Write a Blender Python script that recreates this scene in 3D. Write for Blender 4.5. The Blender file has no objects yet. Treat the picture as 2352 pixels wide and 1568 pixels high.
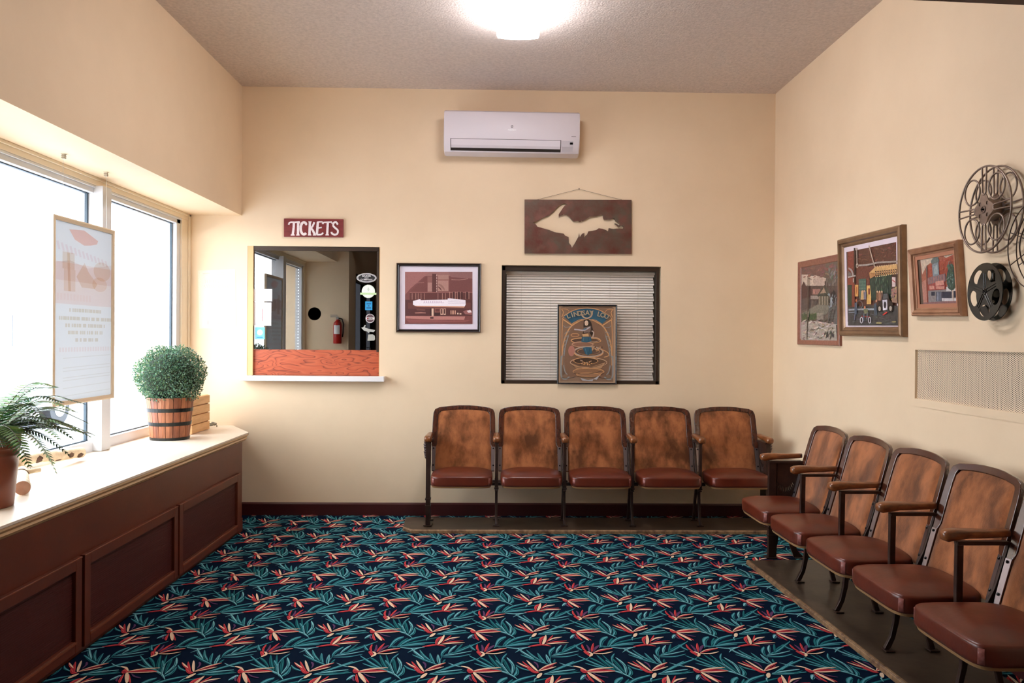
import bpy, bmesh, math, random
from mathutils import Vector, Matrix
from mathutils.geometry import tessellate_polygon
random.seed(7)
S = bpy.context.scene
COL = S.collection
# ------------------------------------------------------------ camera, world, exposure
FPX, CH = 1834.78, 1.4
R_ = Vector((0.9997673, -0.0202384, 0.0074620)); U_ = Vector((-0.0073847, 0.0038928, 0.9999652)); W_ = Vector((0.0202667, 0.9997876, -0.0037424))
cd = bpy.data.cameras.new('camera'); cam = bpy.data.objects.new('camera', cd); COL.objects.link(cam)
cd.sensor_width = 36; cd.lens = FPX / 2352 * 36; cd.clip_start = .05; cd.clip_end = 200
M = Matrix.Identity(4)
for i in range(3):
    M[i][0] = R_[i]; M[i][1] = U_[i]; M[i][2] = -W_[i]
M[2][3] = CH
cam.matrix_world = M
S.camera = cam
S.view_settings.view_transform = 'Standard'; S.view_settings.look = 'None'
S.view_settings.gamma = 1; S.view_settings.use_curve_mapping = False
S.view_settings.exposure = 0.30
wd = bpy.data.worlds.new('overcast_sky'); S.world = wd; wd.use_nodes = True
bgn = wd.node_tree.nodes['Background']
bgn.inputs[0].default_value = (0.86, 0.93, 1.0, 1); bgn.inputs[1].default_value = 12.6
S.cycles.max_bounces = 12; S.cycles.diffuse_bounces = 7; S.cycles.glossy_bounces = 4
S.cycles.transparent_max_bounces = 16; S.cycles.sample_clamp_indirect = 6
S.cycles.caustics_reflective = False; S.cycles.caustics_refractive = False

# ------------------------------------------------------------ measured room, metres
D, XL, XR, ZC, ZS, XW = 6.313, -2.0015, 2.209, 3.36, 2.3485, -2.406
XC, YC, ZL = -1.82, 5.79, 0.7024
YN = -1.6                                   # near end of the lobby, behind the viewer

def ray(px, axis, val):
    d = W_ * FPX + R_ * (px[0] - 1176) - U_ * (px[1] - 784)
    o = Vector((0, 0, CH)); t = (val - o[axis]) / d[axis]
    return o + d * t

# ------------------------------------------------------------ materials
def lin(c):
    return tuple((x / 12.92 if x <= .04045 else ((x + .055) / 1.055) ** 2.4) for x in (v / 255 for v in c))
MATS = {}
def mat(name, rgb, rough=.6, metal=0., rgb2=None, nscale=8., stretch=(1, 1, 1), bump=0., bscale=60., coat=0., emit=None, estr=0., spec=.5, lo=.35, hi=.65, rgb3=None, n3=3., sheen=0., detail=5, rnd=False):
    if name in MATS: return MATS[name]
    m = bpy.data.materials.new(name); m.use_nodes = True; MATS[name] = m
    nt = m.node_tree; b = nt.nodes['Principled BSDF']
    b.inputs['Base Color'].default_value = (*lin(rgb), 1); b.inputs['Roughness'].default_value = rough
    b.inputs['Metallic'].default_value = metal; b.inputs['Coat Weight'].default_value = coat; b.inputs['Coat Roughness'].default_value = .15
    b.inputs['Specular IOR Level'].default_value = spec
    if sheen: b.inputs['Sheen Weight'].default_value = sheen; b.inputs['Sheen Roughness'].default_value = .4
    tc = nt.nodes.new('ShaderNodeTexCoord'); mp = nt.nodes.new('ShaderNodeMapping'); mp.inputs['Scale'].default_value = stretch
    nt.links.new(tc.outputs['Object'], mp.inputs[0])
    if rnd:
        oi = nt.nodes.new('ShaderNodeObjectInfo'); nt.links.new(oi.outputs['Location'], mp.inputs['Location'])
    def noise(sc, vec=None, det=5):
        n = nt.nodes.new('ShaderNodeTexNoise'); n.inputs['Scale'].default_value = sc; n.inputs['Detail'].default_value = det; n.inputs['Roughness'].default_value = .6
        nt.links.new(vec or mp.outputs[0], n.inputs['Vector']); return n
    def ramp(n, a, c0, d, c1):
        r = nt.nodes.new('ShaderNodeValToRGB'); e = r.color_ramp.elements
        e[0].position = a; e[0].color = c0; e[1].position = d; e[1].color = c1
        nt.links.new(n.outputs[0], r.inputs[0]); return r
    if rgb2:
        r = ramp(noise(nscale, None, detail), lo, (*lin(rgb), 1), hi, (*lin(rgb2), 1)); out = r.outputs[0]
        if rgb3:
            r3 = ramp(noise(n3), .48, (0, 0, 0, 1), .66, (1, 1, 1, 1)); mx = nt.nodes.new('ShaderNodeMix'); mx.data_type = 'RGBA'
            nt.links.new(r3.outputs[0], mx.inputs[0]); nt.links.new(out, mx.inputs[6]); mx.inputs[7].default_value = (*lin(rgb3), 1); out = mx.outputs[2]
        nt.links.new(out, b.inputs['Base Color'])
    if bump:
        n = noise(bscale, tc.outputs['Object'], 3); bp = nt.nodes.new('ShaderNodeBump'); bp.inputs['Strength'].default_value = bump; bp.inputs['Distance'].default_value = .004
        nt.links.new(n.outputs[0], bp.inputs['Height']); nt.links.new(bp.outputs[0], b.inputs['Normal'])
    if emit: b.inputs['Emission Color'].default_value = (*emit, 1); b.inputs['Emission Strength'].default_value = estr
    return m

def pane_mat(name, gloss, tint=(1, 1, 1), rough=0.0):
    m = bpy.data.materials.new(name); m.use_nodes = True; nt = m.node_tree; nt.nodes.clear()
    o = nt.nodes.new('ShaderNodeOutputMaterial'); t = nt.nodes.new('ShaderNodeBsdfTransparent'); g = nt.nodes.new('ShaderNodeBsdfGlossy'); x = nt.nodes.new('ShaderNodeMixShader')
    t.inputs[0].default_value = (*tint, 1); g.inputs['Roughness'].default_value = rough; x.inputs[0].default_value = gloss
    nt.links.new(t.outputs[0], x.inputs[1]); nt.links.new(g.outputs[0], x.inputs[2]); nt.links.new(x.outputs[0], o.inputs[0]); return m

def art_mat(name, rough=.5, coat=0., bump=.0, noise_amt=.0, nscale=120):
    m = bpy.data.materials.new(name); m.use_nodes = True; nt = m.node_tree; b = nt.nodes['Principled BSDF']
    a = nt.nodes.new('ShaderNodeAttribute'); a.attribute_name = 'Col'; out = a.outputs['Color']
    b.inputs['Roughness'].default_value = rough; b.inputs['Coat Weight'].default_value = coat; b.inputs['Coat Roughness'].default_value = .05
    tc = nt.nodes.new('ShaderNodeTexCoord'); n = nt.nodes.new('ShaderNodeTexNoise'); n.inputs['Scale'].default_value = nscale; n.inputs['Detail'].default_value = 4
    nt.links.new(tc.outputs['Object'], n.inputs['Vector'])
    if noise_amt:
        r = nt.nodes.new('ShaderNodeMapRange'); r.inputs[1].default_value = .25; r.inputs[2].default_value = .75; r.inputs[3].default_value = 1 - noise_amt; r.inputs[4].default_value = 1 + noise_amt
        nt.links.new(n.outputs[0], r.inputs[0]); mx = nt.nodes.new('ShaderNodeVectorMath'); mx.operation = 'SCALE'
        nt.links.new(out, mx.inputs[0]); nt.links.new(r.outputs[0], mx.inputs['Scale']); out = mx.outputs[0]
    nt.links.new(out, b.inputs['Base Color'])
    if bump:
        bp = nt.nodes.new('ShaderNodeBump'); bp.inputs['Strength'].default_value = bump; bp.inputs['Distance'].default_value = .003
        nt.links.new(n.outputs[0], bp.inputs['Height']); nt.links.new(bp.outputs[0], b.inputs['Normal'])
    return m

WALL = mat('cream_wall_paint', (237, 214, 182), .62, rgb2=(232, 209, 177), nscale=2.2, bump=.05, bscale=90, spec=.35)
CEIL = mat('textured_ceiling', (226, 214, 208), .9, rgb2=(208, 197, 192), nscale=45, bump=.9, bscale=75, spec=.2)
IRON = mat('dark_cast_iron', (46, 31, 26), .38, .35, rgb2=(66, 46, 38), nscale=14, bump=.15, bscale=80)
WOODF = mat('seat_back_wood', (84, 44, 28), .22, rgb2=(58, 29, 20), nscale=6, rnd=True, stretch=(9, 9, 1.2), coat=1.0)
WOODA = mat('armrest_wood', (146, 88, 46), .3, rgb2=(98, 54, 27), nscale=7, rnd=True, stretch=(12, 2, 6), coat=.35)
VELV = mat('worn_velvet', (168, 104, 62), .85, rgb2=(110, 62, 31), nscale=7, stretch=(1.6, 1.6, .9), bump=.25, bscale=260, rgb3=(92, 52, 24), n3=4.5, rnd=True, sheen=.9, spec=.2, lo=.38, hi=.68)
LEATH = mat('oxblood_leather', (96, 37, 19), .33, rgb2=(82, 30, 16), nscale=10, rnd=True, bump=.12, bscale=70, spec=.5)
LEATHW = mat('worn_leather_highlight', (150, 92, 84), .42, rgb2=(112, 48, 38), nscale=40, bump=.2, bscale=90)  # pale tone paints wear plus reflected highlights on the cushion's front corners
TAN = mat('seat_edge_board', (158, 120, 78), .6)
BOLT = mat('black_bolt', (24, 22, 24), .3, .6)
PLATE = mat('side_plate_steel', (136, 124, 124), .3, .85)
BOARD = mat('worn_base_board', (72, 56, 42), .5, rgb2=(52, 39, 29), nscale=6, stretch=(1, 1, 1), bump=.2, bscale=30, coat=.1)
BOARDE = mat('worn_board_edge', (150, 118, 84), .55, rgb2=(82, 56, 38), nscale=22, bump=.2, bscale=40)
CAB = mat('brown_cabinet_paint', (98, 42, 22), .42, rgb2=(88, 36, 19), nscale=4, bump=.08, bscale=80)
CABE = mat('cabinet_worn_highlight', (122, 64, 38), .5)  # paler brown paints worn door edges together with their bevel highlight
GRIL = mat('red_brown_radiator_mesh', (72, 20, 14), .55)
BASE = mat('dark_red_baseboard', (62, 20, 20), .4)
SILL = mat('cream_sill_laminate', (226, 212, 194), .35)
SILLM = mat('tan_sill_moulding', (206, 172, 130), .45)
CASE = mat('cream_window_casing', (240, 226, 202), .5)
ALU = mat('white_window_frame', (216, 218, 222), .4)
GASK = mat('dark_window_gasket', (40, 60, 74), .5)
BRONZE = mat('dark_bronze_frame', (58, 44, 34), .4, .3)
WHITE = mat('white_paint', (238, 236, 236), .4)
DARK = mat('unlit_dark', (20, 17, 15), .9)
BLACK = mat('gloss_black', (14, 12, 12), .2)
ART = art_mat('printed_ink', .45, noise_amt=.10, nscale=160)
ARTG = art_mat('print_behind_glass', .5, coat=.6, noise_amt=.10, nscale=160)
OIL = art_mat('oil_paint', .4, bump=.3, noise_amt=.28, nscale=70)
PILE = art_mat('carpet_pile', .95, bump=.5, noise_amt=.22, nscale=420)
PILE.node_tree.nodes['Principled BSDF'].inputs['Specular IOR Level'].default_value = .05
GLASS = pane_mat('clear_window_glass', .06)
TGLASS = pane_mat('tinted_ticket_glass', .17, (.45, .42, .38))
PGLASS = pane_mat('thin_picture_glass', .05)

# ------------------------------------------------------------ object helpers
def tag(o, label=None, cat=None, group=None, kind=None):
    if label: o['label'] = label
    if cat: o['category'] = cat
    if group: o['group'] = group
    if kind: o['kind'] = kind
    return o
def empty(name, loc, label, cat, rz=0, group=None):
    o = bpy.data.objects.new(name, None); COL.objects.link(o); o.location = loc; o.rotation_euler = (0, 0, rz); o.empty_display_size = .05
    return tag(o, label, cat, group)

class MB:
    def __init__(s): s.v = []; s.f = []; s.m = []; s.c = []; s.k = 0; s.col = None
    def add(s, vs, fs):
        n = len(s.v); s.v += [tuple(v) for v in vs]
        for f in fs: s.f.append(tuple(n + i for i in f)); s.m.append(s.k); s.c.append(s.col or (1, 1, 1))
        return s
    def box(s, x0, x1, y0, y1, z0, z1):
        return s.add([(x0, y0, z0), (x1, y0, z0), (x1, y1, z0), (x0, y1, z0), (x0, y0, z1), (x1, y0, z1), (x1, y1, z1), (x0, y1, z1)],
                     [(0, 3, 2, 1), (4, 5, 6, 7), (0, 1, 5, 4), (1, 2, 6, 5), (2, 3, 7, 6), (3, 0, 4, 7)])
    def loft(s, rings, cap=True, closed=True):
        n = len(rings[0]); vs = [p for r in rings for p in r]; fs = []
        for i in range(len(rings) - 1):
            for j in range(n if closed else n - 1):
                k = (j + 1) % n; fs.append((i * n + j, i * n + k, (i + 1) * n + k, (i + 1) * n + j))
        if cap: fs.append(tuple(range(n - 1, -1, -1))); fs.append(tuple((len(rings) - 1) * n + j for j in range(n)))
        return s.add(vs, fs)
    def tube(s, pts, r, seg=8, cap=True):
        pts = [Vector(p) for p in pts]; rs = r if isinstance(r, (list, tuple)) else [r] * len(pts); rings = []; up = None
        for i, p in enumerate(pts):
            t = (pts[min(i + 1, len(pts) - 1)] - pts[max(i - 1, 0)]).normalized()
            if up is None: up = Vector((0, 0, 1)) if abs(t.z) < .9 else Vector((1, 0, 0))
            a = t.cross(up).normalized(); b = a.cross(t).normalized(); up = b
            rings.append([p + (a * math.cos(2 * math.pi * j / seg) + b * math.sin(2 * math.pi * j / seg)) * rs[i] for j in range(seg)])
        return s.loft(rings, cap)
    def bar(s, pts, w, d):
        """rectangular bar in a y-z plane path, width w along x, depth d in plane"""
        pts = [Vector(p) for p in pts]; ds = d if isinstance(d, (list, tuple)) else [d] * len(pts); rings = []
        for i, p in enumerate(pts):
            t = (pts[min(i + 1, len(pts) - 1)] - pts[max(i - 1, 0)]); t.x = 0; t.normalize()
            n = Vector((0, -t.z, t.y)); q = Vector((w / 2, 0, 0)); h = n * ds[i] / 2
            rings.append([p - q - h, p + q - h, p + q + h, p - q + h])
        return s.loft(rings)
    def lathe(s, prof, cx=0, cy=0, seg=32, cap=True):
        return s.loft([[(cx + r * math.cos(2 * math.pi * j / seg), cy + r * math.sin(2 * math.pi * j / seg), z) for j in range(seg)] for r, z in prof], cap)
    def prism(s, poly, z0, z1, f=None):
        """poly in 2D extruded; f maps (u,v,w)->xyz"""
        f = f or (lambda u, v, w: (u, v, w)); n = len(poly)
        vs = [f(u, v, z0) for u, v in poly] + [f(u, v, z1) for u, v in poly]
        fs = [(i, (i + 1) % n, n + (i + 1) % n, n + i) for i in range(n)]
        tr = tessellate_polygon([[Vector((u, v, 0)) for u, v in poly]])
        fs += [tuple(t) for t in tr] + [tuple(n + i for i in reversed(t)) for t in tr]
        return s.add(vs, fs)
    def holed(s, loops, z0, z1, f=None):
        f = f or (lambda u, v, w: (u, v, w)); flat = [p for l in loops for p in l]; N = len(flat); fs = []; o = 0
        for l in loops:
            n = len(l); fs += [(o + i, o + (i + 1) % n, N + o + (i + 1) % n, N + o + i) for i in range(n)]; o += n
        tr = tessellate_polygon([[Vector((u, v, 0)) for u, v in l] for l in loops])
        fs += [tuple(t) for t in tr] + [tuple(N + i for i in reversed(t)) for t in tr]
        return s.add([f(u, v, z0) for u, v in flat] + [f(u, v, z1) for u, v in flat], fs)
    def build(s, name, mats, parent=None, smooth=False, bevel=0., seg=2, colored=False, fixn=True, autos=None):
        me = bpy.data.meshes.new(name); me.from_pydata(s.v, [], s.f)
        if not isinstance(mats, (list, tuple)): mats = [mats]
        for m in mats: me.materials.append(m)
        me.polygons.foreach_set('material_index', s.m)
        if colored:
            ca = me.color_attributes.new('Col', 'FLOAT_COLOR', 'CORNER'); buf = []
            for p in me.polygons: buf += [*s.c[p.index], 1.0] * p.loop_total
            ca.data.foreach_set('color', buf)
        if fixn:
            bm = bmesh.new(); bm.from_mesh(me); bmesh.ops.recalc_face_normals(bm, faces=bm.faces); bm.to_mesh(me); bm.free()
        if smooth: me.polygons.foreach_set('use_smooth', [True] * len(me.polygons))
        me.update()
        o = bpy.data.objects.new(name, me); COL.objects.link(o)
        if parent: o.parent = parent
        if bevel:
            b = o.modifiers.new('bevel', 'BEVEL'); b.width = bevel; b.segments = seg; b.limit_method = 'ANGLE'; b.angle_limit = math.radians(40)
            if smooth or True:
                me.polygons.foreach_set('use_smooth', [True] * len(me.polygons)); b.harden_normals = True
        elif autos:
            me.set_sharp_from_angle(angle=math.radians(autos))
        return o
def boxo(name, b, m, parent=None, bevel=0.): return MB().box(*b).build(name, m, parent, bevel=bevel)
def struct(o): o['kind'] = 'structure'; return o

# flat artwork and pattern: coloured patches laid one over another on a plane
class Art(MB):
    def __init__(s, place, step=.00004): super().__init__(); s.pl = place; s.lv = 0; s.st = step
    def poly(s, pts, c):
        s.lv += 1; s.col = lin(c); tr = tessellate_polygon([[Vector((x, y, 0)) for x, y in pts]])
        s.add([s.pl(x, y, s.lv * s.st) for x, y in pts], [tuple(t) for t in tr]); return s
    def rect(s, x0, y0, x1, y1, c): return s.poly([(x0, y0), (x1, y0), (x1, y1), (x0, y1)], c)
    def ell(s, cx, cy, rx, ry, c, n=18, a0=0, a1=360):
        pts = [(cx + rx * math.cos(math.radians(a0 + (a1 - a0) * i / n)), cy + ry * math.sin(math.radians(a0 + (a1 - a0) * i / n))) for i in range(n + (0 if a1 - a0 == 360 else 1))]
        return s.poly(pts, c)
    def stroke(s, pts, w, c, leaf=True, n=7):
        P = curve(pts, n) if len(pts) > 2 else [(pts[0][0] + (pts[1][0] - pts[0][0]) * i / n, pts[0][1] + (pts[1][1] - pts[0][1]) * i / n) for i in range(n + 1)]
        L, Rr = [], []
        for i, p in enumerate(P):
            a = P[max(i - 1, 0)]; b = P[min(i + 1, len(P) - 1)]; tx, ty = b[0] - a[0], b[1] - a[1]; l = math.hypot(tx, ty) or 1
            t = i / (len(P) - 1); h = w / 2 * ((math.sin(math.pi * min(1, max(0, t * .94 + .03))) ** .7) if leaf else 1)
            L.append((p[0] - ty / l * h, p[1] + tx / l * h)); Rr.append((p[0] + ty / l * h, p[1] - tx / l * h))
        s.lv += 1; s.col = lin(c); m = len(P); z = s.lv * s.st
        s.add([s.pl(x, y, z) for x, y in L] + [s.pl(x, y, z) for x, y in Rr], [(i, i + 1, m + i + 1, m + i) for i in range(m - 1)]); return s
    def line(s, pts, w, c, n=4): return s.stroke(pts, w, c, leaf=False, n=n)
    def arc(s, cx, cy, rx, ry, a0, a1, w, c, n=20):
        return s.line([(cx + rx * math.cos(math.radians(a0 + (a1 - a0) * i / n)), cy + ry * math.sin(math.radians(a0 + (a1 - a0) * i / n))) for i in range(n + 1)], w, c, n=1)
    def done(s, name, m, parent=None): return s.build(name, m, parent, colored=True, fixn=False)
def curve(pts, n):
    out = []; P = [pts[0]] + list(pts) + [pts[-1]]; per = max(1, round(n / (len(pts) - 1)))
    for i in range(1, len(P) - 2):
        p0, p1, p2, p3 = P[i - 1], P[i], P[i + 1], P[i + 2]
        for k in range(per):
            t = k / per
            out.append(tuple(.5 * (2 * p1[a] + (p2[a] - p0[a]) * t + (2 * p0[a] - 5 * p1[a] + 4 * p2[a] - p3[a]) * t * t + (3 * p1[a] - p0[a] - 3 * p2[a] + p3[a]) * t ** 3) for a in (0, 1)))
    out.append(tuple(pts[-1])); return out
def plane_from(axis, val, ox, oy, sc, toward):
    """tracing frame -> metres on the plane axis=val; patches step toward the room"""
    def f(x, y, h):
        p = ray((ox + x / sc, oy + y / sc), axis, val); p[axis] += toward * h; return tuple(p)
    return f
def text(body, size, m, loc, rot=(math.pi / 2, 0, 0), parent=None, name='lettering', depth=.0004, sx=1., shear=0, bold=0., align='CENTER'):
    cu = bpy.data.curves.new('t', 'FONT'); cu.body = body; cu.size = size; cu.extrude = depth; cu.align_x = align; cu.align_y = 'CENTER'; cu.shear = shear; cu.offset = bold; cu.resolution_u = 3
    o = bpy.data.objects.new('t', cu); COL.objects.link(o)
    me = bpy.data.meshes.new_from_object(o.evaluated_get(bpy.context.evaluated_depsgraph_get())); bpy.data.objects.remove(o)
    me.name = name; me.materials.clear(); me.materials.append(m)
    q = bpy.data.objects.new(name, me); COL.objects.link(q); q.location = loc; q.rotation_euler = rot; q.scale = (sx, 1, 1)
    if parent: q.parent = parent
    return q

# ------------------------------------------------------------ carpet: one woven repeat, laid 0.478 x 0.4525 m
NAVY = (5, 22, 42); T1 = (44, 116, 124); T2 = (26, 92, 98); T3 = (84, 150, 162); RED = (196, 72, 72); CRM = (222, 196, 168); PUR = (92, 60, 96); DRD = (150, 44, 60)
fcar = plane_from(2, 0.0, 840, 1380, 8.11, 1)
tile = Art(lambda x, y, h: fcar(x, y, h), .00002)
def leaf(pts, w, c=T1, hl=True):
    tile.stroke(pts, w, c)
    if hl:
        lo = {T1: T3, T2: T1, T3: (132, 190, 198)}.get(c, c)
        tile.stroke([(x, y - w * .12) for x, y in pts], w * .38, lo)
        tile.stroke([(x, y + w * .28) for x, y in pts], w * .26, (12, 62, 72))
# long spray rising to the right
for p, w, c in [([(440, 860), (560, 730), (710, 665)], 60, T1), ([(580, 850), (680, 760), (790, 690)], 34, T2), ([(640, 800), (800, 720), (1000, 680)], 26, T2), ([(620, 840), (850, 710), (1190, 630)], 36, T1), ([(700, 820), (900, 760), (1390, 670)], 28, T2),
                ([(600, 850), (900, 800), (1300, 770)], 30, T1), ([(640, 862), (850, 884), (1100, 860)], 26, T3), ([(500, 860), (750, 830), (1100, 810)], 26, T1), ([(410, 875), (470, 845), (620, 850)], 22, T1),
                # wheat-like spray, lower right
                ([(1420, 1042), (1700, 1040), (1960, 990)], 22, T1), ([(1440, 1020), (1700, 985), (1980, 930)], 22, T3), ([(1480, 1000), (1750, 930), (2160, 750)], 28, T1), ([(1600, 980), (1800, 880), (2050, 790)], 20, T2), ([(1410, 1040), (1440, 950), (1560, 860)], 56, T1), ([(1540, 980), (1600, 900), (1690, 830)], 42, T3), ([(1660, 950), (1730, 880), (1810, 800)], 34, T2), ([(1390, 1180), (1385, 1110), (1420, 1040)], 16, T1),
                ([(1380, 1185), (1355, 1100), (1345, 1005)], 64, T3), ([(1285, 1160), (1225, 1070), (1195, 975)], 54, T1), ([(1210, 1120), (1080, 1020), (1005, 915)], 44, T1), ([(1090, 1080), (950, 980), (850, 890)], 44, T3), ([(1350, 1195), (1090, 1100), (870, 1005)], 34, T1), ([(1455, 1185), (1450, 1140), (1485, 1090)], 44, T2),
                # spray running right from the cream bird
                ([(1320, 622), (1600, 618), (1940, 590)], 24, T1), ([(1340, 612), (1600, 580), (1870, 552)], 24, T3), ([(1400, 600), (1650, 520), (1900, 430)], 28, T1), ([(1560, 560), (1800, 480), (2150, 388)], 24, T1), ([(1640, 455), (1750, 492), (1870, 512)], 14, T3), ([(1500, 600), (1750, 600), (1900, 570)], 16, T2),
                # palm fan
                ([(780, 640), (690, 540), (610, 335)], 46, T2), ([(660, 560), (570, 460), (510, 340)], 52, T2), ([(700, 590), (450, 500), (185, 350)], 36, T1), ([(560, 520), (450, 430), (340, 372)], 34, T2), ([(640, 560), (420, 520), (230, 462)], 24, T1), ([(790, 600), (755, 480), (738, 395)], 56, T2), ([(800, 620), (862, 490), (800, 380)], 50, T3), ([(820, 650), (900, 590), (908, 515)], 54, T1), ([(680, 480), (730, 390), (822, 322)], 28, T1), ([(720, 540), (640, 460), (600, 420)], 40, T1), ([(865, 692), (740, 610), (600, 575)], 28, T3), ([(770, 640), (700, 520), (690, 470)], 34, T3),
                ([(1930, 825), (1985, 890), (2045, 925)], 40, T1), ([(910, 488), (980, 535), (1110, 572)], 26, T1), ([(2010, 640), (1960, 662), (1900, 704)], 50, T3), ([(1200, 672), (1150, 700), (1125, 742)], 22, T3), ([(1100, 862), (920, 908), (780, 968)], 18, T3)]:
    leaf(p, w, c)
for p, w, c in [([(1055, 858), (1180, 842), (1320, 822), (1490, 850)], 34, RED), ([(1500, 765), (1700, 700)], 18, PUR), ([(1600, 812), (1800, 818)], 12, PUR), ([(1430, 775), (1510, 715), (1595, 648)], 30, RED), ([(1410, 795), (1600, 768), (1820, 752)], 20, RED), ([(1470, 752), (1580, 705), (1755, 680)], 24, CRM), ([(1380, 818), (1600, 792), (1845, 784)], 24, CRM), ([(1305, 825), (1335, 730), (1440, 670)], 60, RED), ([(1340, 818), (1410, 740), (1466, 642)], 62, CRM),
                ([(1120, 520), (1150, 570), (1200, 590)], 40, PUR), ([(1218, 445), (1265, 480), (1262, 535)], 38, PUR), ([(1250, 600), (1170, 590), (1080, 540)], 42, RED), ([(1210, 600), (1105, 510), (1035, 438)], 38, RED), ([(1130, 545), (1030, 500), (945, 450)], 34, RED), ([(1110, 528), (1030, 492), (955, 456)], 20, CRM), ([(1245, 585), (1180, 510), (1112, 422)], 46, CRM), ([(1300, 612), (1240, 645), (1190, 675)], 54, CRM), ([(1250, 580), (1400, 515), (1600, 458)], 34, RED), ([(1250, 576), (1400, 508), (1595, 456)], 18, CRM), ([(1250, 584), (1420, 548), (1570, 514)], 18, CRM), ([(1320, 560), (1440, 532), (1530, 500)], 14, DRD),
                ([(1990, 640), (2000, 690), (2040, 720)], 34, PUR), ([(2140, 608), (2240, 650), (2370, 672)], 20, PUR), ([(2030, 620), (2060, 690), (2112, 742)], 50, RED), ([(2110, 620), (2200, 690), (2282, 742)], 34, RED), ([(1950, 565), (2000, 575), (2048, 592)], 84, RED), ([(1850, 508), (1960, 528), (2050, 572)], 26, CRM), ([(2050, 590), (2250, 572), (2520, 580)], 40, RED), ([(2050, 578), (2220, 548), (2510, 528)], 20, CRM), ([(2050, 596), (2250, 596), (2510, 584)], 16, CRM), ([(2150, 582), (2300, 566), (2460, 562)], 14, DRD), ([(2050, 600), (2130, 660), (2235, 748)], 58, CRM),
                ([(160, 960), (195, 900), (200, 828)], 56, PUR), ([(240, 960), (330, 890), (435, 838)], 44, PUR), ([(55, 955), (105, 995), (120, 1045)], 74, RED), ([(115, 960), (90, 900), (122, 820)], 52, RED), ([(205, 965), (265, 890), (352, 800)], 44, RED), ([(125, 955), (185, 1000), (100, 1050)], 46, CRM), ([(220, 985), (400, 935), (640, 898)], 34, RED), ([(220, 982), (400, 922), (640, 894)], 14, CRM), ([(185, 992), (400, 995), (600, 958)], 22, CRM), ([(320, 958), (450, 930), (580, 908)], 12, DRD)]:
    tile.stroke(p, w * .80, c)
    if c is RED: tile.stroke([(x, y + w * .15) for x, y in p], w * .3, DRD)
fl = MB(); fl.col = lin(NAVY); PX, PY = .4785, .4525
fl.add([(-2.6, YN - .1, 0), (XR + .1, YN - .1, 0), (XR + .1, D + .1, 0), (-2.6, D + .1, 0)], [(0, 1, 2, 3)])
for i in range(-5, 8):
    for j in range(-13, 8):
        dx, dy = i * PX, j * PY; base = len(fl.v); keep = {}
        for fi, f in enumerate(tile.f):
            x = tile.v[f[0]][0] + dx; y = tile.v[f[0]][1] + dy
            if -1.9 < x < XR and YN < y < D:
                idx = []
                for q in f:
                    if q not in keep:
                        v = tile.v[q]; keep[q] = len(fl.v); fl.v.append((v[0] + dx, v[1] + dy, v[2]))
                    idx.append(keep[q])
                fl.f.append(tuple(idx)); fl.m.append(0); fl.c.append(tile.c[fi])
struct(fl.build('floor', PILE, colored=True, fixn=False))

# ------------------------------------------------------------ room shell
TK = (-1.953, -.915, 1.096, 2.112); BW = (.043, 1.306, 1.042, 1.979)
rc = lambda a, b, c, d: [(a, c), (b, c), (b, d), (a, d)]
xz = lambda u, v, w: (u, w, v)
struct(MB().holed([rc(-2.75, XR + .12, -.05, ZC + .1), rc(*TK), rc(*BW)], D, D + .1, xz).build('wall_back', WALL))
yz = lambda u, v, w: (w, u, v)
struct(MB().holed([rc(YN - .1, D, -.05, ZC + .1), rc(2.95, 4.158, 1.101, 1.357)], XR, XR + .1, yz).build('wall_right', WALL))
wl = MB().box(-2.75, XL, 2.54, D, ZS, ZC + .1).box(-2.75, -2.42, 2.54, D, -.05, .69).box(-2.75, -2.43, 6.13, D, .69, ZS).box(-2.75, -1.86, 2.35, 2.54, -.05, ZC + .1)
wl.holed([rc(YN - .1, 2.35, -.05, ZC + .1), rc(.2, 2.05, .02, 2.25)], -1.96, -1.86, yz)
struct(wl.build('wall_left', WALL))
struct(MB().box(-2.0, XR + .1, YN - .1, YN, -.05, ZC + .1).build('wall_front', WALL))
struct(MB().box(-2.75, XR + .12, YN - .1, D + .1, ZC, ZC + .1).build('ceiling', CEIL))
struct(MB().loft([[(-2.1, y, z) for y, z in ((D - .016, 0), (D - .016, .088), (D - .004, .1), (D, .1), (D, 0))], [(XR, y, z) for y, z in ((D - .016, 0), (D - .016, .088), (D - .004, .1), (D, .1), (D, 0))]]).build('baseboard_back', BASE))
struct(MB().loft([[(x, YN, z) for x, z in ((XR - .016, 0), (XR - .016, .088), (XR - .004, .1), (XR, .1), (XR, 0))], [(x, D - .016, z) for x, z in ((XR - .016, 0), (XR - .016, .088), (XR - .004, .1), (XR, .1), (XR, 0))]]).build('baseboard_right', BASE))
# dark header trim crossing the room near the viewer
hb = MB(); zb = lambda x: 2.433 - .028 * (x - 1.61)
hb.loft([[(x, 2.30, zb(x)), (x, 2.42, zb(x)), (x, 2.42, zb(x) + .2), (x, 2.30, zb(x) + .2)] for x in (-1.86, XR)])
struct(hb.build('trim_1', mat('dark_brown_trim', (66, 30, 16), .5)))

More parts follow.
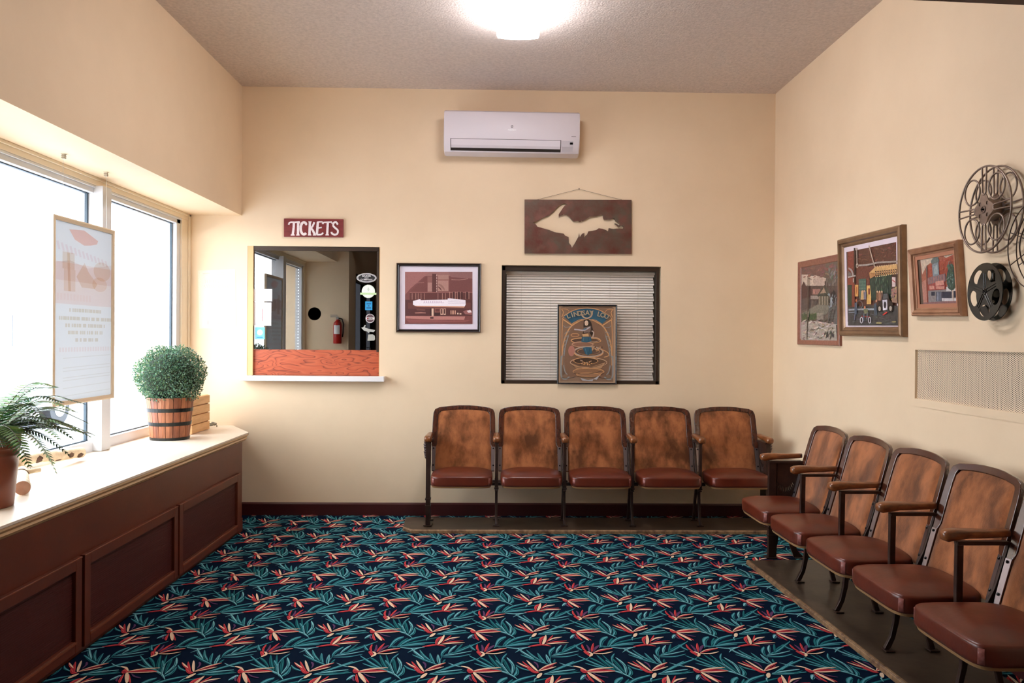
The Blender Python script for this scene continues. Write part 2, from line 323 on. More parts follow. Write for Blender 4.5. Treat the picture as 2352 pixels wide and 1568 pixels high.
# ------------------------------------------------------------ shop window (left)
w1 = MB()
w1.box(-2.43, XW, 2.54, D, 2.30, ZS); w1.box(-2.43, XW, 6.165, D, .69, 2.30); w1.box(-2.43, XW, 2.54, 2.62, .69, 2.30)
w1.k = 0; w1.box(XW, XW + .012, 6.28, D, .70, ZS); w1.box(XW, XW + .012, 2.54, D, ZS - .018, ZS)
win = struct(w1.build('window_1', CASE, bevel=.003))
WX0, WX1 = -2.50, -2.42
fr = MB().box(WX0, WX1, 2.60, 6.17, 2.255, 2.305).box(WX0, WX1, 2.60, 6.17, .69, .765).box(WX0, WX1, 6.10, 6.17, .7, 2.30).box(WX0, WX1, 2.60, 2.67, .7, 2.30)
fr.box(WX0, -2.365, 4.85, 4.96, .704, 2.30); fr.box(WX0, -2.365, 3.62, 3.73, .704, 2.30)
fr.box(WX1, WX1 + .012, 2.6, 6.17, 2.285, 2.30)
fr.build('frame', ALU, win, bevel=.004)
gk = MB()
for a, b in ((4.836, 4.85), (6.086, 6.10), (3.606, 3.62)): gk.box(-2.468, -2.452, a, b, .765, 2.255)
for a in (.765, 2.249): gk.box(-2.468, -2.450, 2.67, 6.10, a, a + .008)
gk.build('gasket', GASK, win)
for a, b in ((2.67, 3.62), (3.73, 4.85), (4.96, 6.10)): boxo('pane', (-2.462, -2.458, a, b, .765, 2.255), GLASS, win)
ls = MB()
for k in range(40): ls.box(-2.452, -2.444, 5.975, 5.987, .80 + k * .0365, .813 + k * .0365)
for k in range(40): ls.box(-2.452, -2.444, 2.72, 2.732, .80 + k * .0365, .813 + k * .0365)
LED = mat('led_chip', (230, 240, 250), .4, emit=(.8, .92, 1), estr=6.0)
tag(ls.build('light_strip', LED), 'thin strip of small square light chips along the window edges', 'light strip', kind='stuff')

# ------------------------------------------------------------ window bench: cabinet, mesh doors, top
cab = empty('radiator_cabinet', (XC, 2.56, 0), 'long brown-painted cabinet with mesh doors under the shop window', 'cabinet')
def cb(name, b, m, bev=.003, par=cab): o = boxo(name, (b[0] - XC, b[1] - XC, b[2] - 2.56, b[3] - 2.56, b[4], b[5]), m, par, bev); return o
cb('body', (-2.40, XC, 2.56, YC, 0.0, .6435), CAB)
MB().prism([(0, 5.70 - 2.56), (.006, 5.70 - 2.56), (.006, YC - 2.56), (0, YC - 2.56)], 0, .095).build('plinth', CAB, cab, bevel=.002)
for k, (a, b) in enumerate(((4.60, 5.675), (3.545, 4.578), (2.59, 3.522))):
    a -= 2.56; b -= 2.56; z0, z1, s = .03, .436, .052
    d = MB().box(0, .022, a, a + s, z0, z1).box(0, .022, b - s, b, z0, z1).box(0, .022, a + s, b - s, z0, z0 + s).box(0, .022, a + s, b - s, z1 - s, z1).build('door', CAB, cab, bevel=.003)
    g = MB().box(.001, .004, a + s, b - s, z0 + s, z1 - s); zz = z0 + s + .005
    while zz < z1 - s: g.box(.004, .0065, a + s, b - s, zz, zz + .0045); zz += .0095
    g.build('mesh_panel', GRIL, d)
    MB().box(.022, .0245, a + s - .006, b - s + .006, z0 + s - .014, z0 + s - .003).box(.022, .0235, a, b, z1 - .006, z1 - .001).build('edge_bead', CABE, d, bevel=.001)
top = MB(); pl = [(-2.42, 2.56), (-1.797, 2.56), (-1.797, 5.862), (-2.06, D), (-2.42, D)]
top.prism(pl, ZL - .012, ZL)
tp = tag(top.build('window_bench_top', SILL, bevel=.002), 'cream laminate bench top running under the shop window', 'bench top')
mo = MB()
def off(d): return [(-1.797 - d, 2.56), (-1.797 - d, 5.862 - d * .5), (-2.06 - d, D)]
prof = [(0.002, ZL - .012), (.002, ZL - .022), (.009, ZL - .024), (.012, ZL - .034), (.010, ZL - .044), (.018, ZL - .050), (.0225, ZL - .058), (.05, ZL - .058), (.05, ZL - .012)]
rings = []
for k in range(3): rings.append([(*off(d)[k], z) for d, z in prof])
mo.loft(rings); mo.build('moulding', SILLM, tp)

# ------------------------------------------------------------ ticket window
tk = struct(MB().box(TK[0], TK[0] + .045, D + .002, D + .09, TK[2], TK[3]).box(TK[1] - .006, TK[1], D + .002, D + .09, TK[2], TK[3]).build('window_2', mat('jamb_tan_paint', (214, 176, 124), .5)))
MB().box(TK[0] + .012, TK[1] - .012, D + .008, D + .04, 2.079, 2.110).box(TK[0] + .012, TK[0] + .040, D + .008, D + .04, 1.285, 2.079).box(TK[1] - .026, TK[1] - .008, D + .008, D + .04, 1.285, 2.079).build('frame', BRONZE, tk, bevel=.002)
GX0, GX1 = TK[0] + .040, TK[1] - .026; cxh, czh, rh = -1.432, 1.583, .0515
hole = [(cxh + rh * math.cos(2 * math.pi * k / 28), czh + rh * math.sin(2 * math.pi * k / 28)) for k in range(28)]
MB().holed([rc(GX0, GX1, 1.300, 2.079), hole], D + .020, D + .026, xz).build('pane', TGLASS, tk)
OAK = mat('orange_oak_ply', (190, 94, 58), .4)
nt = OAK.node_tree; b_ = nt.nodes['Principled BSDF']; tc = nt.nodes.new('ShaderNodeTexCoord'); mp = nt.nodes.new('ShaderNodeMapping'); mp.inputs['Scale'].default_value = (1.1, 1, 4.6)
nz = nt.nodes.new('ShaderNodeTexNoise'); nz.inputs['Scale'].default_value = 3.0; nz.inputs['Detail'].default_value = 1.2; nz.inputs['Distortion'].default_value = .6
ml = nt.nodes.new('ShaderNodeMath'); ml.operation = 'MULTIPLY'; ml.inputs[1].default_value = 10; fc = nt.nodes.new('ShaderNodeMath'); fc.operation = 'FRACT'
rp = nt.nodes.new('ShaderNodeValToRGB'); e = rp.color_ramp.elements; e[0].position = 0; e[0].color = (*lin((112, 42, 26)), 1); e[1].position = .28; e[1].color = (*lin((190, 94, 60)), 1); e2 = e.new(1.0); e2.color = (*lin((178, 82, 50)), 1)
for a, b in ((tc.outputs['Object'], mp.inputs[0]), (mp.outputs[0], nz.inputs['Vector']), (nz.outputs[0], ml.inputs[0]), (ml.outputs[0], fc.inputs[0]), (fc.outputs[0], rp.inputs[0]), (rp.outputs[0], b_.inputs['Base Color'])): nt.links.new(a, b)
MB().box(TK[0] + .042, TK[1] - .006, D + .022, D + .04, TK[2], 1.3).build('wood_panel', OAK, tk)
MB().box(-1.985, -.868, D - .075, D + .08, 1.055, 1.096).build('ledge', WHITE, tk, bevel=.004)
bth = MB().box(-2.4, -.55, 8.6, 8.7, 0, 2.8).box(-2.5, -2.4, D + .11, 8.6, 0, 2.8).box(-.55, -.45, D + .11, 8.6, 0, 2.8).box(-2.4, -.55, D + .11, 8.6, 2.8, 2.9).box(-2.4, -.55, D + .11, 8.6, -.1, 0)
struct(bth.build('wall_booth', mat('booth_dark_paint', (70, 58, 46), .8)))

# stickers on the ticket glass, as seen from the lobby
def disc(name, cx, cz, rx, rz, layers, label, cat='sticker'):
    a = Art(lambda x, y, h: (x, -h, y), .0004)
    for k, (sx, sz, c) in enumerate(layers): a.ell(0, 0, sx, sz, c, 28)
    o = a.done(name, ART); o.location = (cx, D + .0195, cz); return tag(o, label, cat)
def rects(name, cx, cz, ops, label, cat='sticker'):
    a = Art(lambda x, y, h: (x, -h, y), .0004)
    for op in ops: a.rect(*op[:4], op[4]) if len(op) == 5 else a.ell(*op[:4], op[4])
    o = a.done(name, ART); o.location = (cx, D + .0195, cz); return tag(o, label, cat)
def gp(px, py): v = ray((px, py), 1, D + .0195); return v.x, v.z
x, z = gp(842, 638)
o = disc('sticker', x, z, 0, 0, [(.079, .037, (235, 235, 235)), (.075, .034, (20, 20, 22)), (.071, .031, (235, 235, 235)), (.067, .028, (26, 26, 28))], 'black oval sticker with white lettering, topmost at right of ticket glass')
for i, (t, s) in enumerate((('BAKER', .0185), ('SIGN', .0115), ('COMPANY', .0155))): text(t, s, WHITE, (0, -.003, (.014, -.001, -.015)[i]), parent=o, depth=.0002, sx=1.25, bold=.0002)
x, z = gp(846, 669)
o = rects('sticker', x, z, [(0, 0, .053, .053, (226, 236, 220), 0), (0, 0, .047, .047, (240, 244, 238), 0), (-.064, -.026, .064, -.010, (196, 224, 170)), (-.012, .016, .012, .02, (190, 208, 190)), (-.003, .002, .003, .03, (190, 208, 190))], 'round white sticker with pale green band below the black oval')
x, z = gp(847, 702)
o = rects('sticker', x, z, [(-.028, -.034, .028, .034, (36, 150, 206)), (-.018, .012, .018, .020, (24, 90, 140)), (-.006, -.004, .006, .002, (20, 60, 100)), (-.018, -.022, .018, -.012, (24, 90, 140))], 'small blue square sticker at the right of the ticket glass')
x, z = gp(850, 731)
o = rects('sticker', x, z, [(0, 0, .036, .036, (226, 222, 222), 0), (0, 0, .032, .032, (96, 72, 76), 0), (-.030, -.008, .030, .008, (236, 232, 230)), (-.024, -.005, -.012, .005, (180, 30, 40))], 'small round sticker with white band under the blue square one')
text('LOCAL', .013, BLACK, (.002, -.003, 0), parent=o, depth=.0002, bold=.0003)
def shape(name, pts, c, label):
    xs = [gp(*p) for p in pts]; cx = sum(p[0] for p in xs) / len(xs); cz = sum(p[1] for p in xs) / len(xs)
    a = Art(lambda x, y, h: (x, -h, y), .0004); a.poly([(p[0] - cx, p[1] - cz) for p in xs], c); o = a.done(name, ART); o.location = (cx, D + .0195, cz); return tag(o, label, 'sticker')
t4 = lambda L: [(560 + x / 4.022, 490 + y / 4.022) for x, y in L]
shape('sticker', t4([(1085, 1055), (1105, 1050), (1118, 1028), (1128, 1034), (1118, 1052), (1150, 1065), (1190, 1072), (1214, 1078), (1200, 1096), (1165, 1092), (1150, 1104), (1140, 1090), (1110, 1082)]), (176, 176, 170), 'grey peninsula-shaped sticker low at right of the ticket glass')
shape('sticker', t4([(1150, 1118), (1190, 1116), (1210, 1130), (1212, 1160), (1204, 1174), (1142, 1176), (1146, 1145)]), (170, 170, 160), 'grey mitten-shaped sticker, lowest at right of the ticket glass')
for (a, b, c, d, L, ops) in ((581, 663, 625, 692, 'blank white notice card at top left of the ticket glass', []), (583, 694, 623, 748, 'white notice sheet with faint red drawing on the ticket glass', 1), (586, 751, 608, 779, 'light blue sticker with white disc at lower left of ticket glass', 2)):
    x0, z1 = gp(a, b); x1, z0 = gp(c, d); w, h = (x1 - x0) / 2, (z1 - z0) / 2
    if ops == 1: q = [(-w, -h, w, h, (240, 236, 238)), (0, 0, w * .5, h * .35, (232, 196, 196), 0), (0, 0, w * .38, h * .25, (240, 232, 232), 0), (-.004, -h * .6, .004, h * .45, (226, 150, 150)), (-w * .8, -h * .8, w * .8, -h * .76, (170, 170, 190)), (-w * .8, -h * .9, w * .8, -h * .87, (170, 170, 190))]
    elif ops == 2: q = [(-w, -h, w, h, (110, 190, 222)), (0, .006, w * .6, w * .6, (226, 236, 240), 0), (-w * .6, -h * .8, w * .6, -h * .6, (60, 140, 190))]
    else: q = [(-w, -h, w, h, (246, 246, 248)), (-w * .8, -h * .85, w * .7, -h * .8, (206, 206, 214)), (-w * .4, -h * .65, w * .8, -h * .62, (212, 212, 220))]
    rects('notice_card' if ops != 2 else 'sticker', (x0 + x1) / 2, (z0 + z1) / 2, q, L, 'notice' if ops != 2 else 'sticker')

# ------------------------------------------------------------ inner window with closed blind
bw = struct(MB().box(BW[0] + .004, BW[1] - .03, D + .02, D + .05, BW[3] - .040, BW[3] - .004).box(BW[0] + .004, BW[1] - .004, D + .02, D + .05, BW[2] + .002, BW[2] + .028).box(BW[0] + .004, BW[0] + .030, D + .02, D + .05, BW[2], BW[3] - .004).box(BW[1] - .034, BW[1] - .008, D + .02, D + .05, BW[2], BW[3] - .004).build('window_3', BRONZE, bevel=.002))
boxo('pane', (BW[0] + .03, BW[1] - .034, D + .036, D + .039, BW[2] + .028, BW[3] - .04), PGLASS, bw)
MB().box(BW[0] - .1, BW[1] + .1, D + .2, D + .22, .9, 2.1).box(BW[0] - .1, BW[0] - .08, D + .1, D + .2, .9, 2.1).box(BW[1] + .08, BW[1] + .1, D + .1, D + .2, .9, 2.1).build('dark_room_behind', DARK, bw)
BLD = mat('blind_slat', (222, 212, 200), .5); bl = empty('window_blind', ((BW[0] + BW[1]) / 2, D + .075, BW[2] + .03), 'closed off-white slatted blind filling the inner window', 'blind')
hw = (BW[1] - BW[0]) / 2 - .040; ns = 40; H0 = BW[3] - .06 - (BW[2] + .03)
for k in range(ns):
    z = H0 * (k + .5) / ns; m = MB(); rg = []
    for xx in (-hw, hw - .004 * (k % 3)): rg.append([(xx, -.004 + .009 * t + .0025 * math.sin(t * math.pi), z + .0194 * (t - .5)) for t in (0, .5, 1)] + [(xx, -.0032 + .009 * t + .0025 * math.sin(t * math.pi), z + .0194 * (t - .5)) for t in (1, .5, 0)])
    m.loft(rg).build('slat', BLD, bl)
MB().box(-hw - .005, hw + .003, -.014, .012, H0 - .004, H0 + .016).build('headrail', BLD, bl, bevel=.002)
MB().box(-hw, hw, -.01, .01, -.012, -.002).build('bottom_rail', BLD, bl, bevel=.002)
cdm = MB()
for f_ in (-.80, -.40, 0, .40, .78): cdm.box(hw * f_ - .001, hw * f_ + .001, -.0085, -.0075, 0, H0)
cdm.build('ladder_cord', mat('pale_cord', (205, 196, 184), .7), bl)

# ------------------------------------------------------------ TICKETS sign
RSIGN = mat('red_stained_board', (132, 44, 44), .5, rgb2=(112, 34, 36), nscale=20, stretch=(.4, 1, 6))
sg = empty('ticket_sign', (-1.4345, D, 2.2545), 'dark red wooden board with white TICKETS lettering above the ticket window', 'sign')
MB().box(-.231, .231, -.022, 0, -.071, .071).build('board', RSIGN, sg, bevel=.0015)
fs_ = plane_from(1, D - .022, 560, 490, 4.022, -1)
a = Art(lambda x, y, h: tuple(Vector((fs_(x, y, 0)[0] + 1.4345, -.0225 - h, fs_(x, y, 0)[2] - 2.2545))), .0003); C_ = (238, 226, 226)
a.line([(414, 104), (420, 88), (436, 80), (470, 82), (514, 78), (516, 92)], 15, C_); a.line([(462, 82), (461, 130), (452, 196)], 21, C_); a.line([(434, 199), (470, 199)], 12, C_)
a.line([(503, 74), (501, 198)], 22, C_); a.line([(489, 78), (517, 78)], 11, C_); a.line([(485, 199), (516, 199)], 12, C_)
a.arc(556, 138, 30, 56, 50, 310, 23, C_, 16); a.ell(576, 98, 11, 13, C_)
a.line([(612, 74), (607, 198)], 22, C_); a.line([(598, 78), (628, 78)], 10, C_); a.line([(594, 199), (624, 199)], 11, C_); a.line([(652, 82), (636, 120), (614, 142)], 17, C_); a.line([(618, 132), (640, 160), (656, 196)], 20, C_); a.line([(640, 200), (668, 200)], 10, C_)
a.line([(686, 80), (676, 196)], 22, C_); a.line([(680, 81), (726, 79), (728, 100)], 13, C_); a.line([(684, 136), (722, 130)], 13, C_); a.line([(672, 196), (716, 196), (734, 178)], 15, C_)
a.line([(732, 98), (740, 84), (770, 82), (812, 80), (818, 96)], 14, C_); a.line([(778, 82), (772, 196)], 21, C_); a.line([(756, 199), (788, 199)], 11, C_)
a.line([(870, 104), (852, 80), (832, 90), (828, 116), (850, 138), (870, 158), (866, 188), (840, 198), (816, 186), (812, 172)], 18, C_, n=20)
a.done('lettering', mat('x', (0, 0, 0)) if 0 else ART, sg)

# ------------------------------------------------------------ air conditioner
ACW = mat('air_conditioner_plastic', (226, 220, 228), .5)
ac = empty('air_conditioner', (.112, D, 2.98), 'white wall-mounted air conditioner high on the back wall', 'air conditioner'); ac.rotation_euler[1] = .006
pf = [(0, -.150), (0, .158), (-.175, .162), (-.196, .150), (-.205, .118), (-.206, .0), (-.200, -.060), (-.186, -.105), (-.150, -.150), (-.06, -.162)]
MB().loft([[(x, y * s, z * s2) for y, z in pf] for x, s, s2 in ((-.521, .97, .97), (-.512, 1, 1), (.512, 1, 1), (.521, .97, .97))]).build('casing', ACW, ac, bevel=.004)
def acs(z):
    P = pf[3:9]
    for (y0, z0), (y1, z1) in zip(P, P[1:]):
        if z1 <= z <= z0: return y0 + (y1 - y0) * (z - z0) / (z1 - z0)
    return -.15
def band(x0, x1, zs, o, name, m):
    b = MB(); b.loft([[(x, acs(z) - o, z) for z in zs] + [(x, acs(z) - o + .006, z) for z in reversed(zs)] for x in (x0, x1)]); return b.build(name, m, ac)
band(-.470, .377, [-.058, -.075, -.09, -.105, -.125, -.141], .0008, 'air_outlet', mat('outlet_dark', (40, 30, 26), .7))  # flat dark strip paints in the shaded gap below the louver
band(-.465, .372, [-.062, -.075, -.09, -.105, -.122], .006, 'louver', ACW)
band(.385, .470, [-.062, -.08, -.105, -.138], .0012, 'display_strip', mat('display_grey', (200, 194, 200), .3))
band(.445, .468, [-.073, -.088], .002, 'display_window', BLACK)
for t, x, z, s in (('FRIEDRICH', 0, .012, .013),): text(t, s, mat('silver_white', (246, 246, 250), .3), (x - .0, -.2075, z), parent=ac, depth=.0003, bold=.0004)
lg = MB(); lg.tube([(.006 * math.cos(t * .5), -.2075, .038 + .009 * math.sin(t * .5)) for t in range(13)], .0016, 6); lg.build('logo', mat('logo_grey', (120, 114, 118), .4), ac)
text('Breeze', .014, mat('logo_grey', (120, 114, 118), .4), (.470, -.2065, -.028), parent=ac, depth=.0003, shear=.3) if 0 else MB().box(.455, .490, -.2065, -.2055, -.031, -.027).build('small_mark', mat('logo_grey', (120, 114, 118), .4), ac)

# ------------------------------------------------------------ rusty metal sign with the peninsula cut out
ST = mat('rusty_steel', (96, 44, 30), .5, .35, rgb2=(94, 84, 70), nscale=5, rgb3=(116, 74, 62), n3=9, bump=.3, bscale=60)
UP = [(285, 768), (390, 730), (470, 675), (560, 650), (650, 585), (720, 510), (790, 440), (850, 408), (910, 405), (955, 430), (900, 440), (860, 490), (820, 550), (780, 610), (780, 660), (830, 620), (845, 634), (870, 612), (930, 620), (980, 650), (1030, 710), (1070, 750), (1150, 738), (1190, 765), (1220, 735), (1240, 745), (1310, 700), (1370, 660), (1500, 650), (1580, 620), (1630, 615), (1630, 680), (1645, 712), (1700, 715), (1760, 715), (1845, 685), (1855, 725), (1900, 765), (1940, 775), (1955, 805), (1935, 825), (1900, 800), (1870, 785), (1840, 797), (1880, 815), (1910, 845), (1950, 855), (1975, 830), (2000, 825), (2025, 860), (2015, 885), (1900, 885), (1830, 892), (1740, 878), (1728, 940), (1690, 915), (1620, 890), (1550, 880), (1500, 915), (1420, 930), (1350, 940), (1325, 1000), (1290, 1030), (1265, 1065), (1275, 970), (1230, 985), (1185, 1050), (1170, 970), (1160, 1040), (1110, 1130), (1070, 1200), (1035, 1255), (1010, 1200), (975, 1160), (970, 1050), (900, 1020), (880, 985), (700, 955), (600, 915), (370, 850), (340, 805)]
um = empty('metal_wall_sign', (.643, D, 2.285), 'rusty brown metal sheet with a peninsula shape cut out, hung from a nail', 'wall sign')
def uq(x, y): p = ray((1190 + x / 8.4, 420 + y / 8.4), 1, D); return (p.x - .643, p.z - 2.285)
MB().holed([[uq(122, 328), uq(2180, 335), uq(2180, 1372), uq(122, 1365)], [uq(*p) for p in UP]], -.020, -.016, xz).build('sheet', ST, um)
n0 = uq(1172, 125)
MB().tube([(*uq(320, 340)[:1], -.013, uq(320, 340)[1]), (n0[0], -.012, n0[1]), (uq(2050, 345)[0], -.013, uq(2050, 345)[1])], .0012, 6).build('hanging_wire', mat('thin_wire', (96, 74, 58), .5, .5), um)
MB().tube([(n0[0], 0, n0[1]), (n0[0], -.02, n0[1] + .002)], [.002, .004], 8).build('nail', mat('nail_dark', (50, 44, 40), .4, .6), um)

# ------------------------------------------------------------ framed pictures
def frame_part(fn, loops, profile, name, m, parent, bev=0.):
    """mitred frame: fn(u,v,h)->xyz, loops=4 outer corners, profile=list of (inset,height)"""
    b = MB(); rg = []
    cx = sum(p[0] for p in loops) / 4; cy = sum(p[1] for p in loops) / 4
    def ins(i, d):
        p = loops[i]; a = loops[i - 1]; c = loops[(i + 1) % 4]
        def nrm(p0, p1):
            tx, ty = p1[0] - p0[0], p1[1] - p0[1]; l = math.hypot(tx, ty); nx, ny = -ty / l, tx / l
            if (cx - p0[0]) * nx + (cy - p0[1]) * ny < 0: nx, ny = -nx, -ny
            return nx, ny
        n1 = nrm(a, p); n2 = nrm(p, c); det = n1[0] * n2[1] - n1[1] * n2[0]
        c1 = n1[0] * p[0] + n1[1] * p[1] + d; c2 = n2[0] * p[0] + n2[1] * p[1] + d
        return ((c1 * n2[1] - c2 * n1[1]) / det, (n1[0] * c2 - n2[0] * c1) / det)
    n = len(profile)
    vs = [fn(*ins(i, d), h) for i in range(4) for d, h in profile]
    fs = [(i * n + j, i * n + (j + 1) % n, ((i + 1) % 4) * n + (j + 1) % n, ((i + 1) % 4) * n + j) for i in range(4) for j in range(n)]
    b.add(vs, fs); o = b.build(name, m, parent, bevel=bev); return o, ins
# theatre photograph
tp_ = empty('framed_photograph', (-.453, D, 1.716), 'dark-framed sepia photo of a lit theater marquee, white mat', 'picture')
fb = lambda u, v, h: (u + .453, -h, v - 1.716) if 0 else (u, -h, v)
L4 = [(-.333, -.274), (.333, -.272), (.334, .273), (-.333, .272)]
BF = mat('black_picture_frame', (34, 26, 22), .3)
frame_part(fb, L4, [(0, 0), (0, .014), (.006, .024), (.012, .020), (.020, .026), (.026, .012), (.026, 0)], 'frame', BF, tp_)
bd = MB()
for k in range(110):
    u = -.329 + k * .658 / 109; bd.box(u - .0016, u + .0016, -.0235, -.019, .2665, .2705).box(u - .0016, u + .0016, -.0235, -.019, -.2715, -.2675)
for k in range(90):
    v = -.266 + k * .532 / 89; bd.box(-.3315, -.3275, -.0235, -.019, v - .0016, v + .0016).box(.3275, .3315, -.0235, -.019, v - .0016, v + .0016)
bd.build('beading', mat('gold_beading', (132, 98, 74), .4, .3), tp_)
MB().box(-.310, .310, -.010, -.001, -.252, .252).build('mat_board', mat('lilac_white_mat', (226, 216, 228), .7), tp_)
fp = plane_from(1, D - .0105, 890, 580, 7.842, -1)
a = Art(lambda x, y, h: (fp(x, y, 0)[0] + .453, -.0105 - h, fp(x, y, 0)[2] - 1.716)); r = a.rect
r(316, 345, 1530, 1285, (122, 72, 70))
r(316, 345, 1530, 420, (150, 104, 100)); a.poly([(316, 345), (760, 345), (420, 640), (316, 760)], (158, 104, 100)); a.poly([(400, 700), (700, 420), (1520, 420), (1520, 690), (900, 710)], (116, 66, 64))
a.poly([(1100, 345), (1530, 345), (1530, 470), (1140, 440)], (140, 96, 94)); r(805, 380, 880, 820, (92, 50, 48)); r(720, 430, 805, 715, (140, 92, 86)); r(725, 540, 800, 700, (174, 128, 120)); r(905, 400, 1108, 700, (150, 100, 92)); r(910, 402, 1100, 480, (168, 126, 116)); r(905, 505, 1095, 690, (176, 132, 122))
a.ell(905, 690, 130, 130, (150, 106, 98), 12, -90, 0); a.ell(900, 690, 75, 80, (98, 54, 52), 12, -90, 0)
for k in range(8): r(880, 395 + k * 48, 892, 425 + k * 48, (206, 168, 158))
r(400, 712, 1530, 722, (150, 98, 92)); r(400, 722, 1530, 850, (96, 50, 48)); a.line([(1150, 485), (1300, 490), (1450, 470)], 9, (178, 132, 122)); a.line([(450, 548), (660, 540)], 8, (160, 112, 104))
for x in (440, 505, 548, 600, 660, 905, 985, 1040): r(x, 730, x + 9, 845, (178, 130, 118))
for x in (1115, 1165, 1215, 1255, 1312, 1405, 1462): r(x, 705, x + 10, 838, (186, 138, 124))
for x in (1172, 1262, 1318, 1412): r(x, 712, x + 40, 830, (74, 36, 36))
r(316, 850, 1530, 1140, (84, 44, 44)); r(370, 900, 1500, 1010, (104, 56, 52))
a.poly([(460, 870), (590, 838), (600, 856), (1085, 846), (1085, 824), (1140, 824), (1405, 856), (1408, 940), (1390, 968), (900, 962), (520, 962), (460, 940)], (246, 238, 246))
a.poly([(470, 955), (1395, 965), (1380, 990), (540, 972)], (206, 150, 126)); a.line([(640, 905), (820, 908), (1020, 900)], 6, (206, 184, 204)); a.line([(1090, 880), (1400, 892)], 5, (206, 190, 212)); a.line([(1090, 912), (1400, 915)], 5, (206, 190, 212)); a.line([(1090, 850), (1395, 872)], 4, (212, 198, 216))
for k in range(9): r(655 + k * 38, 872, 672 + k * 38, 902, (214, 194, 214))
r(770, 1000, 830, 1165, (54, 26, 28)); r(795, 1005, 830, 1150, (226, 190, 168)); r(852, 1000, 945, 1075, (150, 92, 80)); r(862, 1012, 935, 1062, (98, 50, 48)); r(850, 1085, 945, 1140, (58, 28, 30))
for x in (955, 1008): r(x, 1005, x + 42, 1120, (214, 176, 156)); r(x + 9, 1015, x + 33, 1100, (80, 42, 42))
for k, x in enumerate((1135, 1160, 1185, 1215)): r(x, 1040, x + 16, 1112, (200, 152, 130))
r(1255, 1085, 1280, 1112, (230, 200, 180)); r(1298, 1090, 1332, 1115, (220, 180, 160)); a.poly([(1360, 1060), (1430, 1030), (1520, 1040), (1520, 1120), (1400, 1110)], (150, 94, 92)); a.poly([(1430, 1050), (1490, 1028), (1520, 1075), (1460, 1085)], (232, 216, 220))
a.poly([(490, 1080), (600, 1068), (690, 1080), (690, 1092), (500, 1094)], (170, 116, 104)); a.poly([(520, 1010), (680, 1020), (680, 1050), (530, 1040)], (110, 66, 60))
a.poly([(316, 1140), (1530, 1135), (1530, 1285), (316, 1285)], (122, 68, 66)); a.poly([(330, 1140), (800, 1145), (1400, 1150), (1380, 1210), (900, 1208), (330, 1185)], (184, 124, 116)); a.poly([(316, 1195), (1100, 1222), (1500, 1215), (1400, 1250), (400, 1262)], (142, 82, 80)); r(770, 1160, 830, 1190, (60, 30, 32))
a.done('photograph', ARTG, tp_)

# leaning concert poster
ps = empty('framed_poster', (.7205, D - .012, 1.044), 'framed concert poster with a woman and swirling rings leaning on the blind window', 'poster')
hw_, hh_ = .2355, .626
frame_part(lambda u, v, h: (u, -h, v), [(-hw_, 0), (hw_, 0), (hw_, hh_), (-hw_, hh_)], [(0, 0), (0, .02), (.004, .022), (.011, .018), (.011, 0)], 'frame', mat('black_metal_frame', (22, 20, 22), .22, .3), ps)
SC = .4712 / 1079.; fpp = lambda x, y, h: ((x - 621) * SC, -.012 - h, hh_ - (y - 64) * hh_ / 1451)
a = Art(fpp, .00003); r = a.rect; GO = (222, 164, 108); BR = (140, 110, 88); DK = (48, 34, 28); GB = (150, 160, 162); TL = (28, 96, 124); BE = (206, 172, 140)
r(82, 64, 1160, 1515, (190, 158, 128)); r(140, 110, 1100, 1470, BR)
for sgn in (1, -1):
    X = lambda x: 621 + sgn * (x - 621)
    a.line([(X(180), 330), (X(165), 600), (X(170), 1150)], 14, GO); a.line([(X(180), 330), (X(345), 440)], 20, GO); a.line([(X(195), 290), (X(165), 330)], 12, GO)
    a.line([(X(621), 320), (X(480), 365), (X(330), 460), (X(230), 640), (X(180), 860), (X(165), 1130), (X(175), 1165)], 22, GO, n=24); a.line([(X(540), 395), (X(420), 450), (X(310), 590), (X(240), 780), (X(205), 1000)], 16, GB, n=20)
    a.line([(X(470), 460), (X(390), 560), (X(310), 680), (X(290), 740)], 10, GO, n=12)
    for k in range(6): a.line([(X(300 - k * 22), 560 + k * 75), (X(245 - k * 12), 565 + k * 80), (X(215 - k * 8), 600 + k * 85)], 9, GB)
    a.line([(X(160), 1000), (X(150), 1250), (X(170), 1400), (X(250), 1420), (X(320), 1360)], 24, GB, n=16); a.line([(X(200), 1170), (X(230), 1300), (X(300), 1350), (X(430), 1340)], 14, GB, n=12); a.line([(X(165), 1400), (X(300), 1410), (X(420), 1380)], 10, DK)
    a.line([(X(150), 140), (X(190), 200), (X(160), 290)], 14, GO); a.line([(X(160), 140), (X(260), 150), (X(290), 190)], 9, GO); a.line([(X(190), 440), (X(230), 480), (X(330), 460)], 8, GB)
    a.poly([(X(190), 1000), (X(240), 1000), (X(300), 1280), (X(200), 1150)], (136, 116, 100)); a.poly([(X(180), 1200), (X(230), 1330), (X(180), 1360)], (110, 84, 66))
a.poly([(190, 275), (330, 190), (460, 145), (621, 128), (780, 145), (900, 190), (1040, 275), (890, 410), (780, 350), (621, 318), (470, 340), (345, 405)], TL)
a.line([(190, 275), (330, 186), (460, 140), (621, 122), (780, 140), (900, 186), (1045, 275)], 14, GO, n=20); a.line([(345, 410), (470, 340), (540, 330)], 9, GO); a.line([(890, 415), (780, 345), (700, 330)], 9, GO); a.line([(170, 105), (1080, 108)], 8, DK)
a.poly([(400, 420), (500, 360), (621, 330), (740, 360), (840, 420), (930, 560), (1010, 850), (1030, 1100), (960, 1380), (280, 1380), (210, 1100), (230, 850), (310, 560)], (134, 100, 78))
a.arc(612, 210, 98, 98, -20, 200, 24, BE, 20)
